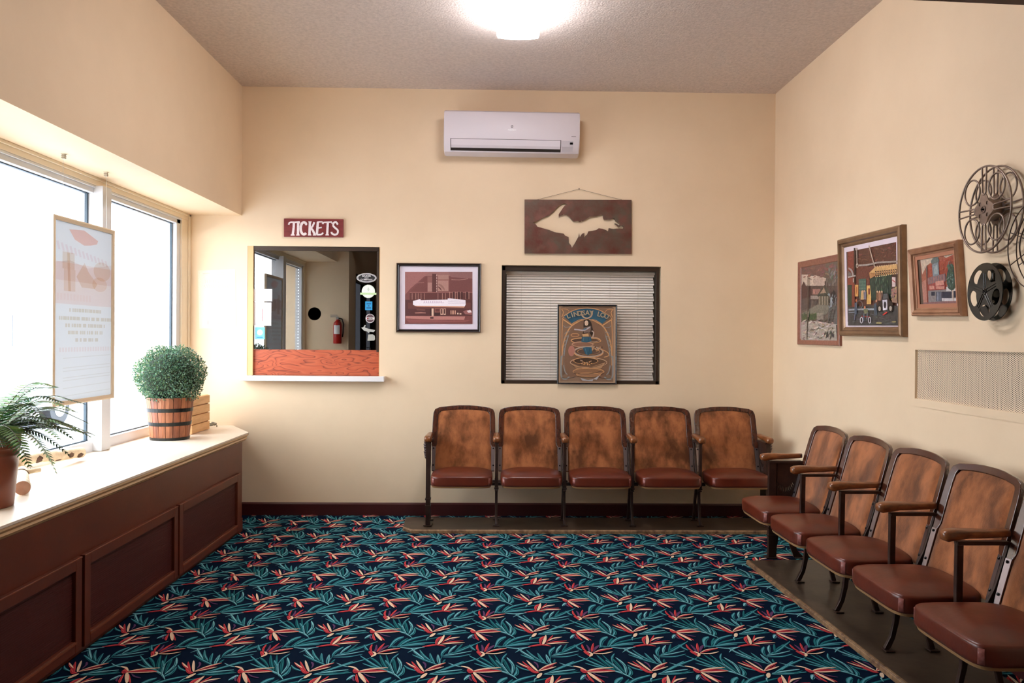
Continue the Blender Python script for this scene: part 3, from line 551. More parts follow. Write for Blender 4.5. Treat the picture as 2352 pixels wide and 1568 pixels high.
for cx, cy, rx, ry, c in ((400, 618, 75, 28, GO), (400, 618, 50, 16, (150, 100, 70))): a.arc(cx, cy, rx, ry, 0, 360, 9, c, 24)
def ring(cx, cy, rx, ry, c, w=18, fill=None):
    if fill: a.ell(cx, cy, rx, ry, fill, 30)
    a.arc(cx, cy, rx, ry, 0, 360, w, c, 40); a.arc(cx, cy + w * .5, rx, ry, 10, 170, 6, DK, 24)
ring(600, 720, 270, 52, GO, 16, (96, 70, 56)); ring(720, 700, 130, 42, BE, 12)
ring(540, 790, 190, 48, (196, 150, 118), 20, (150, 106, 84)); ring(650, 920, 260, 90, (186, 166, 148), 26, (104, 80, 68)); a.ell(340, 910, 60, 100, (190, 128, 112)); ring(650, 920, 200, 60, GO, 8); a.line([(870, 870), (990, 930), (1010, 990), (930, 1020)], 14, GO, n=12)
for k in range(30):
    an = math.radians(10 + k * 160 / 29); a.ell(650 + 262 * math.cos(an), 932 + 95 * math.sin(an), 9, 9, GO)
ring(650, 1120, 330, 90, BE, 14, (110, 78, 58)); ring(600, 1090, 220, 60, GO, 12, (74, 50, 38)); a.poly([(330, 1130), (480, 1190), (700, 1200), (960, 1110), (880, 1220), (640, 1262), (430, 1230)], (188, 146, 108)); a.line([(370, 1190), (600, 1230), (900, 1150)], 8, DK)
ring(650, 1285, 280, 62, GO, 12, (150, 108, 78)); ring(650, 1345, 220, 36, GO, 10, (164, 120, 88)); a.line([(380, 1310), (640, 1330), (900, 1270)], 8, DK)
for k in range(26): a.ell(700 + random.random() * 200, 830 + random.random() * 80, 11, 9, random.choice([BE, GO, DK]))
for k in range(30): a.ell(500 + random.random() * 200, 1080 + random.random() * 80, 12, 9, random.choice([BE, GO, DK]))
a.poly([(500, 1400), (640, 1440), (740, 1420), (720, 1460), (540, 1450)], (180, 184, 190)); a.poly([(740, 1420), (860, 1340), (880, 1310), (800, 1430)], (196, 196, 200))
a.poly([(540, 850), (610, 835), (700, 840), (715, 940), (640, 985), (590, 965)], TL); a.line([(580, 850), (620, 970)], 8, (90, 140, 158)); a.line([(670, 850), (650, 960)], 8, (16, 60, 84))
a.poly([(515, 740), (525, 650), (690, 650), (700, 730), (610, 752)], TL); a.line([(560, 660), (550, 730)], 8, (90, 140, 158)); a.line([(640, 660), (650, 735)], 7, (16, 60, 84))
a.poly([(560, 340), (640, 322), (690, 380), (715, 480), (740, 560), (700, 640), (660, 560), (560, 600), (520, 660), (560, 520), (550, 440)], DK)
a.poly([(530, 600), (640, 590), (650, 640), (540, 645)], (214, 168, 118)); a.poly([(560, 480), (690, 450), (680, 560), (560, 580)], (134, 112, 104)); a.line([(385, 515), (460, 520), (560, 530), (670, 470)], 26, (196, 188, 190), n=12); a.line([(550, 512), (610, 500)], 22, (52, 120, 146)); a.line([(700, 540), (740, 570), (720, 660)], 20, (196, 176, 160)); a.ell(605, 398, 34, 48, (236, 206, 176)); a.line([(590, 395), (600, 396)], 5, DK); a.line([(612, 394), (622, 393)], 5, DK); a.line([(600, 420), (614, 420)], 4, (170, 70, 60)); a.line([(560, 350), (575, 450)], 14, DK); a.line([(645, 350), (650, 460)], 16, DK)
a.done('print', ARTG, ps)
for k, ch in enumerate('LINDSAY LOU'):
    if ch == ' ': continue
    t = (k - 5) / 5; xx = 621 + t * 345; yy = 215 + t * t * 62 + (0 if 0 else 0); p = fpp(xx, yy, .011)
    text(ch, .052, mat('poster_ink', (178, 160, 130), .5), (p[0], -.0235, p[2]), rot=(math.pi / 2, t * .42, 0), parent=ps, depth=.0002, bold=.0012, name='poster_letter')
MB().box(-hw_ + .01, hw_ - .01, -.0255, -.0245, .01, hh_ - .01).build('glazing', PGLASS, ps)
ps.rotation_euler[0] = -.012

# pale paper notice
nf = plane_from(1, D - .001, 440, 600, 9.22, -1); cxn, czn = -2.19, 1.69
a = Art(lambda x, y, h: (nf(x, y, 0)[0] - cxn, -.001 - h, nf(x, y, 0)[2] - czn), .0001)
a.poly([(132, 195), (925, 170), (945, 1385), (165, 1425)], (232, 216, 192)); g = (196, 182, 166)
for L in ([(235, 265), (390, 250)], [(580, 240), (800, 225)], [(520, 278), (850, 262)]): a.line(L, 9, g)
for x in (285, 330, 370, 410, 455, 500, 560): a.line([(x, 385), (x + 8, 460)], 7, g)
for k in range(12): a.line([(265 + k * 48, 500 - (k % 3) * 8), (300 + k * 48, 565 - (k % 2) * 10)], 8, g)
for x, y in ((390, 720), (490, 690), (620, 690), (735, 675), (855, 660), (465, 840), (200, 870), (740, 945), (505, 980), (615, 985)): a.rect(x - 10, y - 18, x + 10, y + 18, (206, 200, 196))
a.rect(240, 1240, 345, 1350, (222, 216, 224)); a.poly([(420, 1300), (540, 1270), (665, 1292), (590, 1322), (500, 1326)], (214, 176, 170))
o = a.done('paper_notice', ART); o.location = (cxn, D, czn); tag(o, 'faint white paper notice taped to the wall left of the ticket window', 'notice')

# ------------------------------------------------------------ pictures on the right wall
def wallpic(name, label, yc, zc, corners, prof_, fm, ox, oy, sc, artm, draw, back, matb=None, rot=0.):
    """root sits on the wall; local axes: x out of the wall (-X), y along the wall, z up"""
    e = empty(name, (XR, yc, zc), label, 'picture')
    fn = lambda u, v, h: (-h, u, v)
    C4 = [(y - yc, z - zc) for y, z in corners]
    _, ins = frame_part(fn, C4, prof_, 'frame', fm, e)
    di = prof_[-1][0]; q = [ins(i, di) for i in range(4)]
    if matb:
        q2 = [ins(i, di + matb[0]) for i in range(4)]
        MB().holed([q, q2], matb[2], matb[2] + .003, lambda u, v, w: (-w, u, v)).build('liner', matb[1], e)
    fp_ = plane_from(0, XR - back, ox, oy, sc, -1)
    a = Art(lambda x, y, h: (-back - h, fp_(x, y, 0)[1] - yc, fp_(x, y, 0)[2] - zc), .00003)
    draw(a); a.done('painting', artm, e)
    MB().prism([(ins(i, di * .6)) for i in range(4)], back * .3, back - .0006, lambda u, v, w: (-w, u, v)).build('backing', mat('brown_backing', (90, 74, 60), .8), e)
    return e
MAH = mat('pinkish_brown_frame', (150, 98, 82), .35, rgb2=(132, 82, 66), nscale=8, stretch=(1, 6, 6))
GOLD = mat('bronze_gold_frame', (142, 112, 84), .32, .45, rgb2=(120, 92, 66), nscale=10)
def jit(c, k=12): return tuple(max(0, min(255, v + random.randint(-k, k))) for v in c)
def dabs(a, n, box, cols, w, l, ang=0, sp=40):
    for _ in range(n):
        x = random.uniform(box[0], box[2]); y = random.uniform(box[1], box[3]); t = math.radians(ang + random.uniform(-sp, sp)); L = l * random.uniform(.5, 1.2)
        a.stroke([(x, y), (x + L * math.cos(t), y - L * math.sin(t))], w * random.uniform(.6, 1.2), jit(random.choice(cols)), n=3)
def p1(a):
    r = a.rect; a.poly([(108, 560), (530, 470), (530, 1430), (108, 1425)], (104, 92, 84))
    a.poly([(108, 560), (530, 470), (530, 640), (320, 700), (200, 640), (108, 700)], (112, 78, 72)); a.poly([(400, 490), (530, 470), (530, 700), (430, 760), (370, 620)], (104, 92, 80))
    a.poly([(108, 660), (240, 660), (390, 700), (380, 800), (240, 830), (108, 790)], (196, 176, 160)); a.ell(200, 720, 80, 60, (206, 186, 168)); a.ell(310, 740, 70, 60, (184, 160, 146))
    dabs(a, 50, (115, 560, 500, 700), [(130, 84, 78), (112, 84, 76), (150, 110, 98)], 18, 60, 20)
    dabs(a, 40, (420, 620, 520, 900), [(120, 122, 114), (94, 100, 92), (140, 134, 128)], 14, 70, 75)
    r(112, 790, 530, 960, (84, 66, 62)); a.poly([(112, 790), (135, 740), (165, 800), (200, 800), (230, 830), (230, 940), (112, 950)], (74, 46, 46)); r(240, 825, 330, 890, (150, 108, 100)); r(250, 835, 262, 880, (190, 140, 124))
    r(215, 905, 330, 945, (150, 138, 130)); a.poly([(112, 940), (210, 920), (210, 1040), (112, 1080)], (84, 72, 70)); a.poly([(112, 1110), (290, 1010), (450, 1020), (400, 1120), (112, 1200)], (120, 116, 104)); r(250, 960, 290, 1010, (86, 76, 72))
    a.poly([(300, 890), (375, 780), (420, 820), (440, 890), (400, 905)], (74, 72, 62)); a.poly([(325, 880), (372, 810), (395, 870)], (156, 130, 110)); r(380, 735, 390, 820, (70, 54, 52)); r(408, 750, 416, 830, (70, 54, 52)); a.poly([(290, 895), (460, 880), (440, 910), (300, 915)], (58, 60, 50)); r(310, 910, 430, 1010, (100, 92, 78))
    for x in (320, 350, 380, 410): r(x, 910, x + 6, 1010, (170, 160, 140))
    a.poly([(112, 1120), (300, 1110), (280, 1180), (120, 1200)], (70, 84, 58)); dabs(a, 40, (120, 1110, 290, 1190), [(72, 92, 60), (90, 104, 74)], 10, 26, 60)
    for k in range(5): r(290, 1110 + k * 15, 370, 1117 + k * 15, (168, 158, 146))
    a.poly([(460, 870), (490, 840), (512, 880), (500, 1010), (470, 1010)], (36, 34, 36)); a.poly([(450, 930), (470, 920), (470, 1060), (450, 1080)], (150, 160, 168)); a.poly([(430, 1040), (530, 1020), (530, 1250), (420, 1250)], (92, 92, 90)); dabs(a, 30, (430, 900, 520, 1060), [(130, 138, 140), (70, 74, 74)], 10, 36, 80)
    for k in range(10): r(450 - k * 3, 1070 + k * 18, 500 - k * 3, 1076 + k * 18, (46, 36, 34))
    a.line([(475, 1060), (420, 1260)], 7, (50, 40, 38)); a.line([(505, 1060), (470, 1260)], 7, (50, 40, 38))
    a.poly([(112, 1210), (300, 1200), (520, 1240), (530, 1430), (112, 1425)], (168, 158, 148)); dabs(a, 110, (115, 1200, 500, 1410), [(190, 180, 170), (150, 134, 124), (110, 98, 92), (206, 198, 190), (170, 140, 130)], 13, 50, 10); dabs(a, 26, (380, 1340, 500, 1420), [(50, 52, 48), (66, 74, 66)], 8, 50, 80, 15)
    a.line([(198, 680), (196, 1000), (184, 1410)], 8, (74, 62, 56)); r(196, 1090, 204, 1150, (190, 180, 160))
wallpic('framed_painting', 'tall grey painting in a pinkish-brown frame, leftmost on the right wall', 5.412, 1.668,
        [(5.048, 1.369), (5.763, 1.375), (5.768, 1.970), (5.066, 1.956)][0:0] or [(5.763, 1.372), (5.052, 1.369), (5.058, 1.957), (5.766, 1.970)],
        [(0, 0), (0, .016), (.004, .020), (.040, .014), (.046, .008), (.046, 0)], MAH, 1820, 500, 5.057, OIL, p1, .009)
def p2(a):
    r = a.rect; a.poly([(640, 365), (1240, 240), (1255, 1255), (660, 1255)], (88, 52, 42))
    a.poly([(720, 350), (1240, 245), (1240, 500), (780, 560), (740, 520)], (92, 56, 44)); dabs(a, 90, (740, 300, 1200, 520), [(112, 70, 58), (80, 46, 36), (130, 88, 78)], 10, 46, 10); r(645, 370, 722, 800, (128, 62, 50)); dabs(a, 30, (645, 390, 705, 600), [(150, 78, 62), (110, 50, 42)], 8, 24, 0)
    r(720, 350, 740, 900, (54, 34, 28)); r(750, 560, 1000, 900, (104, 56, 46)); dabs(a, 40, (750, 570, 900, 880), [(122, 66, 54), (92, 48, 40)], 8, 24, 0)
    a.line([(756, 350), (760, 550)], 12, (168, 144, 130)); a.line([(898, 322), (966, 575)], 12, (180, 158, 142)); a.line([(780, 552), (880, 548), (1000, 520), (1240, 506)], 20, (156, 146, 138)); a.arc(762, 556, 11, 24, 0, 360, 8, (184, 166, 152))
    a.arc(660, 680, 52, 92, -90, 0, 20, (170, 156, 150)); a.poly([(655, 610), (690, 640), (700, 690), (655, 690)], (112, 104, 100)); a.line([(655, 690), (745, 672)], 16, (176, 164, 158)); r(712, 700, 724, 750, (176, 160, 150))
    r(652, 780, 700, 1020, (44, 62, 44)); r(700, 770, 735, 1040, (124, 56, 42)); r(738, 778, 775, 912, (208, 152, 86)); a.line([(756, 800), (758, 880)], 10, (168, 84, 48)); a.poly([(780, 712), (865, 706), (868, 930), (788, 940)], (74, 104, 92))
    for k in range(5): a.line([(788, 745 + k * 38), (862, 742 + k * 38)], 5, (122, 148, 126))
    for k in range(4): a.line([(800 + k * 18, 715), (802 + k * 18, 925)], 4, (54, 76, 68))
    r(874, 785, 926, 1002, (214, 168, 98)); r(892, 820, 912, 890, (122, 48, 34)); a.poly([(905, 700), (1170, 650), (1170, 940), (930, 960)], (38, 58, 48)); dabs(a, 40, (940, 700, 1130, 900), [(58, 84, 70), (30, 44, 38), (96, 112, 100)], 9, 60, 85, 10); a.poly([(1160, 680), (1240, 650), (1240, 1000), (1170, 960)], (72, 48, 44)); r(1172, 690, 1212, 800, (200, 180, 178)); a.line([(1175, 720), (1210, 750)], 10, (170, 50, 50))
    a.poly([(905, 640), (975, 572), (1232, 535), (1232, 640), (980, 665), (915, 705)], (206, 164, 108)); a.poly([(905, 640), (970, 640), (975, 672), (915, 708)], (170, 122, 78)); a.poly([(970, 620), (1232, 592), (1232, 640), (975, 668)], (190, 142, 92))
    for k in range(10): r(975 + k * 26, 620 - k * 2.6, 991 + k * 26, 660 - k * 2.6, (46, 32, 26))
    for k in range(10): r(978 + k * 26, 630 - k * 2.6, 987 + k * 26, 648 - k * 2.6, (206, 170, 130))
    for k in range(12): a.ell(985 + k * 21, 684 - k * 3.2, 5, 7, (232, 206, 150)); a.ell(985 + k * 21, 566 - k * 2.4, 5, 6, (226, 196, 150))
    a.poly([(660, 1040), (960, 1015), (1240, 1020), (1250, 1250), (662, 1250)], (60, 60, 60)); a.line([(668, 1070), (800, 1062), (980, 1062)], 20, (150, 156, 164)); a.line([(668, 1100), (760, 1096)], 12, (120, 130, 142)); dabs(a, 70, (680, 1090, 1180, 1235), [(74, 76, 80), (48, 46, 46), (92, 92, 94)], 8, 60, 0, 15)
    a.poly([(820, 850), (846, 850), (850, 950), (812, 950)], (196, 160, 110)); a.ell(833, 856, 10, 14, (206, 160, 120)); a.poly([(850, 850), (878, 850), (878, 950), (850, 945)], (120, 116, 132)); a.ell(856, 852, 9, 13, (200, 160, 130))
    for k, c in enumerate([(120, 84, 60), (150, 104, 80), (110, 84, 74)]): a.poly([(995 + k * 26, 860), (1020 + k * 26, 860), (1022 + k * 26, 960), (995 + k * 26, 960)], c); a.ell(1008 + k * 26, 858, 9, 12, (206, 168, 134))
    a.poly([(1170, 830), (1240, 800), (1240, 990), (1180, 980)], (150, 120, 104)); dabs(a, 24, (1172, 820, 1225, 960), [(190, 170, 90), (170, 90, 90), (130, 100, 120), (70, 56, 60)], 10, 30, 80)
    a.poly([(1015, 1000), (1060, 950), (1075, 890), (1110, 868), (1140, 885), (1150, 945), (1195, 1000), (1195, 1050), (1020, 1080)], (34, 24, 24)); a.poly([(1080, 885), (1128, 880), (1132, 935), (1074, 945)], (84, 88, 92)); a.poly([(1070, 955), (1125, 950), (1128, 1065), (1075, 1075)], (206, 204, 216)); a.ell(1100, 1012, 15, 40, (40, 36, 44)); a.ell(1038, 1055, 26, 44, (26, 20, 20)); a.ell(1036, 1056, 15, 27, (176, 164, 152)); a.ell(1166, 1050, 28, 48, (26, 20, 20)); a.ell(1164, 1052, 15, 28, (170, 158, 148))
    for cx in (825, 920): a.arc(cx, 1188, 14, 34, 0, 360, 7, (206, 206, 216))
    a.line([(825, 1140), (880, 1150), (920, 1150)], 9, (176, 44, 36)); a.poly([(850, 1060), (900, 1060), (905, 1110), (855, 1115)], (120, 124, 92)); a.ell(864, 1040, 10, 16, (196, 120, 86)); a.line([(855, 1110), (850, 1200)], 12, (90, 104, 120)); a.line([(895, 1100), (890, 1180)], 12, (104, 112, 124))
    a.poly([(745, 990), (775, 980), (770, 1120), (745, 1120)], (74, 90, 110)); a.ell(765, 960, 10, 16, (190, 110, 76)); a.line([(750, 1120), (745, 1190)], 10, (90, 100, 124)); a.arc(800, 1010, 38, 46, 0, 360, 6, (110, 106, 110)); a.poly([(970, 1000), (1000, 990), (1010, 1130), (975, 1140)], (60, 76, 92)); a.ell(1000, 965, 9, 15, (200, 140, 110)); a.line([(1075, 1130), (1125, 1095)], 14, (190, 50, 40)); a.ell(1030, 1222, 36, 10, (160, 150, 96)); a.ell(1205, 1208, 28, 9, (150, 140, 92))
LIN = mat('white_linen_liner', (226, 212, 220), .7)
wallpic('framed_painting', 'largest painting, theater street with bicycles and a black car, wide bronze frame', 4.64, 1.733,
        [(5.022, 1.433), (4.238, 1.423), (4.262, 2.030), (5.062, 2.045)], [(0, 0), (0, .028), (.006, .036), (.016, .040), (.030, .038), (.036, .026), (.046, .024), (.056, .016), (.056, 0)], GOLD, 1820, 500, 5.057, OIL, p2, .012, (.030, LIN, .012))
def p3(a):
    r = a.rect; a.poly([(130, 905), (450, 860), (485, 1340), (165, 1340)], (150, 86, 66))
    a.poly([(130, 905), (450, 862), (455, 1000), (330, 880), (190, 980), (150, 1060)], (196, 178, 158)); a.poly([(190, 990), (450, 870), (470, 1330), (200, 1330)], (150, 70, 54)); dabs(a, 60, (210, 920, 440, 1100), [(164, 82, 62), (132, 60, 48), (176, 100, 80)], 7, 26, 10)
    a.poly([(230, 940), (255, 905), (290, 900), (306, 930), (300, 950), (240, 965)], (96, 108, 106)); a.poly([(240, 970), (298, 945), (306, 1060), (250, 1085)], (120, 132, 138)); a.poly([(255, 985), (290, 975), (294, 1050), (262, 1060)], (150, 160, 162)); a.poly([(186, 1000), (192, 975), (200, 1000), (200, 1090), (190, 1090)], (110, 90, 84))
    a.poly([(200, 1090), (360, 1050), (365, 1120), (205, 1150)], (124, 104, 108))
    for k in range(7): a.line([(212 + k * 22, 1092 - k * 5), (214 + k * 22, 1140 - k * 4)], 6, (166, 110, 100))
    a.poly([(150, 1130), (190, 1100), (200, 1330), (165, 1330)], (176, 122, 108)); a.poly([(208, 1150), (350, 1110), (365, 1190), (262, 1200), (210, 1200)], (150, 66, 62)); a.poly([(272, 1122), (346, 1112), (350, 1150), (275, 1162)], (200, 142, 128)); r(218, 1160, 262, 1192, (196, 140, 126)); r(276, 1165, 352, 1188, (196, 136, 122))
    a.poly([(205, 1205), (300, 1200), (480, 1180), (484, 1300), (210, 1330)], (128, 122, 122)); r(236, 1215, 268, 1250, (40, 42, 60)); r(280, 1215, 330, 1300, (70, 74, 92)); r(332, 1215, 418, 1272, (38, 42, 62)); r(440, 1205, 480, 1262, (38, 42, 62)); a.poly([(370, 1170), (482, 1170), (484, 1205), (372, 1210)], (196, 192, 192)); r(330, 1272, 484, 1298, (190, 186, 190))
    for x in (290, 302, 314): r(x, 1218, x + 4, 1296, (150, 160, 176))
    a.poly([(165, 1310), (485, 1295), (485, 1340), (165, 1340)], (132, 92, 92)); a.poly([(395, 970), (425, 960), (455, 1060), (468, 1160), (425, 1210), (385, 1180), (370, 1090)], (52, 76, 64)); dabs(a, 60, (375, 985, 452, 1185), [(60, 92, 74), (40, 62, 54), (84, 114, 100), (106, 136, 130)], 9, 30, 80, 30); a.line([(432, 1200), (436, 1295)], 8, (196, 176, 160)); a.line([(392, 965), (402, 940), (415, 950)], 6, (120, 110, 104))
TANL = mat('tan_liner', (174, 118, 90), .7)
wallpic('framed_painting', 'small tilted painting of a brick building and tree in a ribbed tan frame', 3.925, 1.708,
        [(4.148, 1.533), (3.695, 1.520), (3.742, 1.884), (4.196, 1.886)], [(0, 0), (0, .026), (.006, .034), (.014, .030), (.018, .036), (.030, .030), (.034, .020), (.042, .018), (.042, 0)], mat('tan_ribbed_frame', (178, 136, 106), .38, .25, rgb2=(150, 108, 80), nscale=12), 2080, 360, 3.919, OIL, p3, .010, (.020, TANL, .012))

# ------------------------------------------------------------ film reels on the right wall
ALUR = mat('aged_reel_metal', (156, 138, 126), .36, .6, rgb2=(124, 108, 98), nscale=14)
BLKR = mat('black_reel_enamel', (22, 24, 20), .14, .2, coat=.6)
def arcpts(cx, cz, r, a0, a1, n, x): return [(x, cx + r * math.cos(math.radians(a0 + (a1 - a0) * k / n)), cz + r * math.sin(math.radians(a0 + (a1 - a0) * k / n))) for k in range(n + 1)]
big = empty('film_reel', (XR, 3.456, 1.98), 'large open-spoked grey metal film reel mounted beside the small painting', 'film reel')
for x, nm in ((-.026, 'flange'), (-.077, 'flange')):
    b = MB(); b.tube(arcpts(0, 0, .187, 0, 360, 56, x), .0046, 8, cap=False)
    for k in range(4):
        an = math.radians(45 + 90 * k); b.tube(arcpts(.123 * math.cos(an), .123 * math.sin(an), .056, 0, 360, 32, x), .0040, 8, cap=False)
        t = math.radians(90 * k); c, s = math.cos(t), math.sin(t)
        rot = lambda u, v: (x, u * c - v * s, u * s + v * c)
        b.tube([rot(.186, .016), rot(.12, .013), rot(.075, .012)] + [rot(.075 - .012 * math.sin(math.radians(w)), .012 * math.cos(math.radians(w))) for w in (45, 90, 135)] + [rot(.075, -.012), rot(.12, -.013), rot(.186, -.016)], .0038, 8)
    loop = []
    for k in range(48):
        t = 2 * math.pi * k / 48; loop.append(((.060 + .011 * math.cos(4 * t)) * math.cos(t), (.060 + .011 * math.cos(4 * t)) * math.sin(t)))
    hs = [[(.036 * math.cos(math.radians(q)) + .0085 * math.cos(-2 * math.pi * k / 14), .036 * math.sin(math.radians(q)) + .0085 * math.sin(-2 * math.pi * k / 14)) for k in range(14)] for q in (45, 135, 225, 315)]
    hs.append([(.0055 * math.cos(-2 * math.pi * k / 14), .0055 * math.sin(-2 * math.pi * k / 14)) for k in range(14)])
    b.holed([loop] + hs, -.002, .002, lambda u, v, w: (x + w, u, v))
    b.tube(arcpts(0, 0, .014, 0, 360, 24, x - .003), .003, 6, cap=False)
    b.build(nm, ALUR, big, smooth=True, autos=50)
cr = MB().loft([[(x, .050 * math.cos(2 * math.pi * k / 32), .050 * math.sin(2 * math.pi * k / 32)) for k in range(32)] for x in (-.026, -.075)]); cr.build('core', ALUR, big, autos=40)
small = empty('film_reel', (XR, 3.456, 1.62), 'smaller glossy black film reel with oval holes, below the big grey reel', 'film reel')
for x in (-.030, -.070):
    b = MB(); R0 = .125; outer = [(R0 * math.cos(2 * math.pi * k / 60), R0 * math.sin(2 * math.pi * k / 60)) for k in range(60)]; hs = []
    for k in range(5):
        an = math.radians(90 + 36 + 72 * k); ca, sa = math.cos(an), math.sin(an)
        hs.append([((.083 + .026 * math.cos(-2 * math.pi * j / 20)) * ca - .036 * math.sin(-2 * math.pi * j / 20) * sa, (.083 + .026 * math.cos(-2 * math.pi * j / 20)) * sa + .036 * math.sin(-2 * math.pi * j / 20) * ca) for j in range(20)])
    hs.append([(.004 * math.cos(-2 * math.pi * k / 10), .004 * math.sin(-2 * math.pi * k / 10)) for k in range(10)])
    b.holed([outer] + hs, -.0012, .0012, lambda u, v, w: (x + w, u, v)); b.tube(arcpts(0, 0, .1245, 0, 360, 60, x), .0024, 6, cap=False)
    for k in range(5):
        an = math.radians(90 + 72 * k); ca, sa = math.cos(an), math.sin(an)
        for o_ in (-.006, .006): b.tube([(x - .002, r_ * ca - o_ * sa, r_ * sa + o_ * ca) for r_ in (.014, .055, .082)], .0016, 5)
        b.tube(arcpts(.083 * math.cos(an + .628), .083 * math.sin(an + .628), .0315, 0, 360, 20, x - .001), .0001, 4) if 0 else None
    b.tube(arcpts(0, 0, .010, 0, 360, 16, x - .003), .003, 6, cap=False)
    b.build('flange', BLKR, small, smooth=True, autos=50)
MB().loft([[(x, .052 * math.cos(2 * math.pi * k / 32), .052 * math.sin(2 * math.pi * k / 32)) for k in range(32)] for x in (-.030, -.069)]).build('core', BLKR, small, autos=40)
wr = empty('film_reel', (XR, 3.127, 1.79), 'thin wire-spoked film reel cut off by the right edge of the view', 'film reel')
WIR = mat('dark_wire', (72, 56, 48), .35, .6)
for x in (-.030, -.066):
    b = MB(); b.tube(arcpts(0, 0, .180, 0, 360, 56, x), .0024, 6, cap=False); b.tube(arcpts(0, 0, .105, 0, 360, 40, x), .003, 6, cap=False); b.tube(arcpts(0, 0, .030, 0, 360, 24, x), .003, 6, cap=False)
    for k in range(8):
        an = math.radians(22 + 45 * k); b.tube([(x, .03 * math.cos(an), .03 * math.sin(an)), (x, .180 * math.cos(an), .180 * math.sin(an))], .002, 6)
    b.build('flange', WIR, wr, smooth=True)
MB().loft([[(x, .032 * math.cos(2 * math.pi * k / 24), .032 * math.sin(2 * math.pi * k / 24)) for k in range(24)] for x in (-.03, -.066)]).build('core', WIR, wr, autos=40)
for e, zz in ((big, 0), (small, 0), (wr, 0)): MB().tube([(0, 0, 0), (-.09 if e is big else -.078, 0, 0)], .004, 10).build('mounting_bolt', BOLT, e)

# ------------------------------------------------------------ wall vent
vt = empty('wall_vent', (XR, 3.55, 1.229), 'cream perforated vent panel set in the right wall below the reels', 'vent')
VM = bpy.data.materials.new('perforated_cream_sheet'); VM.use_nodes = True; n_ = VM.node_tree; bb = n_.nodes['Principled BSDF']; bb.inputs['Base Color'].default_value = (*lin((232, 214, 186)), 1); bb.inputs['Roughness'].default_value = .5
tc = n_.nodes.new('ShaderNodeTexCoord'); sx = n_.nodes.new('ShaderNodeSeparateXYZ'); n_.links.new(tc.outputs['Object'], sx.inputs[0])
def mth(op, a, b=None, c=None):
    q = n_.nodes.new('ShaderNodeMath'); q.operation = op
    for i, v in enumerate((a, b, c)):
        if v is None: continue
        if isinstance(v, (int, float)): q.inputs[i].default_value = v
        else: n_.links.new(v, q.inputs[i])
    return q.outputs[0]
def dots(ou, ov, PU=.0185, PV=.0088, ru=.0036, rv=.0018):
    u = mth('SUBTRACT', mth('FRACT', mth('ADD', mth('DIVIDE', sx.outputs[1], PU), 100 + ou)), .5); v = mth('SUBTRACT', mth('FRACT', mth('ADD', mth('DIVIDE', sx.outputs[2], PV), 100 + ov)), .5)
    uu = mth('POWER', mth('MULTIPLY', u, PU / ru), 2); vv = mth('POWER', mth('MULTIPLY', v, PV / rv), 2); return mth('LESS_THAN', mth('ADD', uu, vv), 1)
hm = mth('MAXIMUM', dots(0, 0), dots(.5, .5)); tr_ = n_.nodes.new('ShaderNodeBsdfTransparent'); mx = n_.nodes.new('ShaderNodeMixShader')
n_.links.new(hm, mx.inputs[0]); n_.links.new(bb.outputs[0], mx.inputs[1]); n_.links.new(tr_.outputs[0], mx.inputs[2]); n_.links.new(mx.outputs[0], n_.nodes['Material Output'].inputs[0])
MB().add([(.010, -.6, -.128), (.010, .608, -.128), (.010, .608, .128), (.010, -.6, .128)], [(0, 1, 2, 3)]).build('perforated_panel', VM, vt)
MB().box(.012, .099, .600, .6075, -.128, .128).box(.102, .11, -.7, .7, -.2, .2).box(.012, .099, -.6, .6, -.1278, -.124).box(.012, .099, -.6, .6, .124, .1278).build('duct', DARK, vt)  # near-black lining added so the perforations read as shaded depth
MB().holed([rc(-.65, .655, -.168, .168), rc(-.6, .608, -.128, .128)], -.003, .0, lambda u, v, w: (w, u, v)).build('trim_plate', WALL, vt)

# ------------------------------------------------------------ ceiling light
cl = empty('ceiling_light', (.1235, 4.34, ZC), 'long white wraparound ceiling light with lit diffuser, cut by the top edge', 'ceiling light')
MB().box(-.10, .10, -.60, .60, -.035, 0).build('housing', WHITE, cl)
LM = mat('lit_acrylic_diffuser', (255, 255, 255), .4, emit=(1.0, .965, 1.0), estr=26.0)
sec = [(-.134, -.010), (-.131, -.085), (-.124, -.099), (-.07, -.106), (0, -.108), (.07, -.106), (.124, -.099), (.131, -.085), (.134, -.010)]
MB().loft([[(x, y, z) for x, z in sec] for y in (-.62, .62)]).build('diffuser', LM, cl)

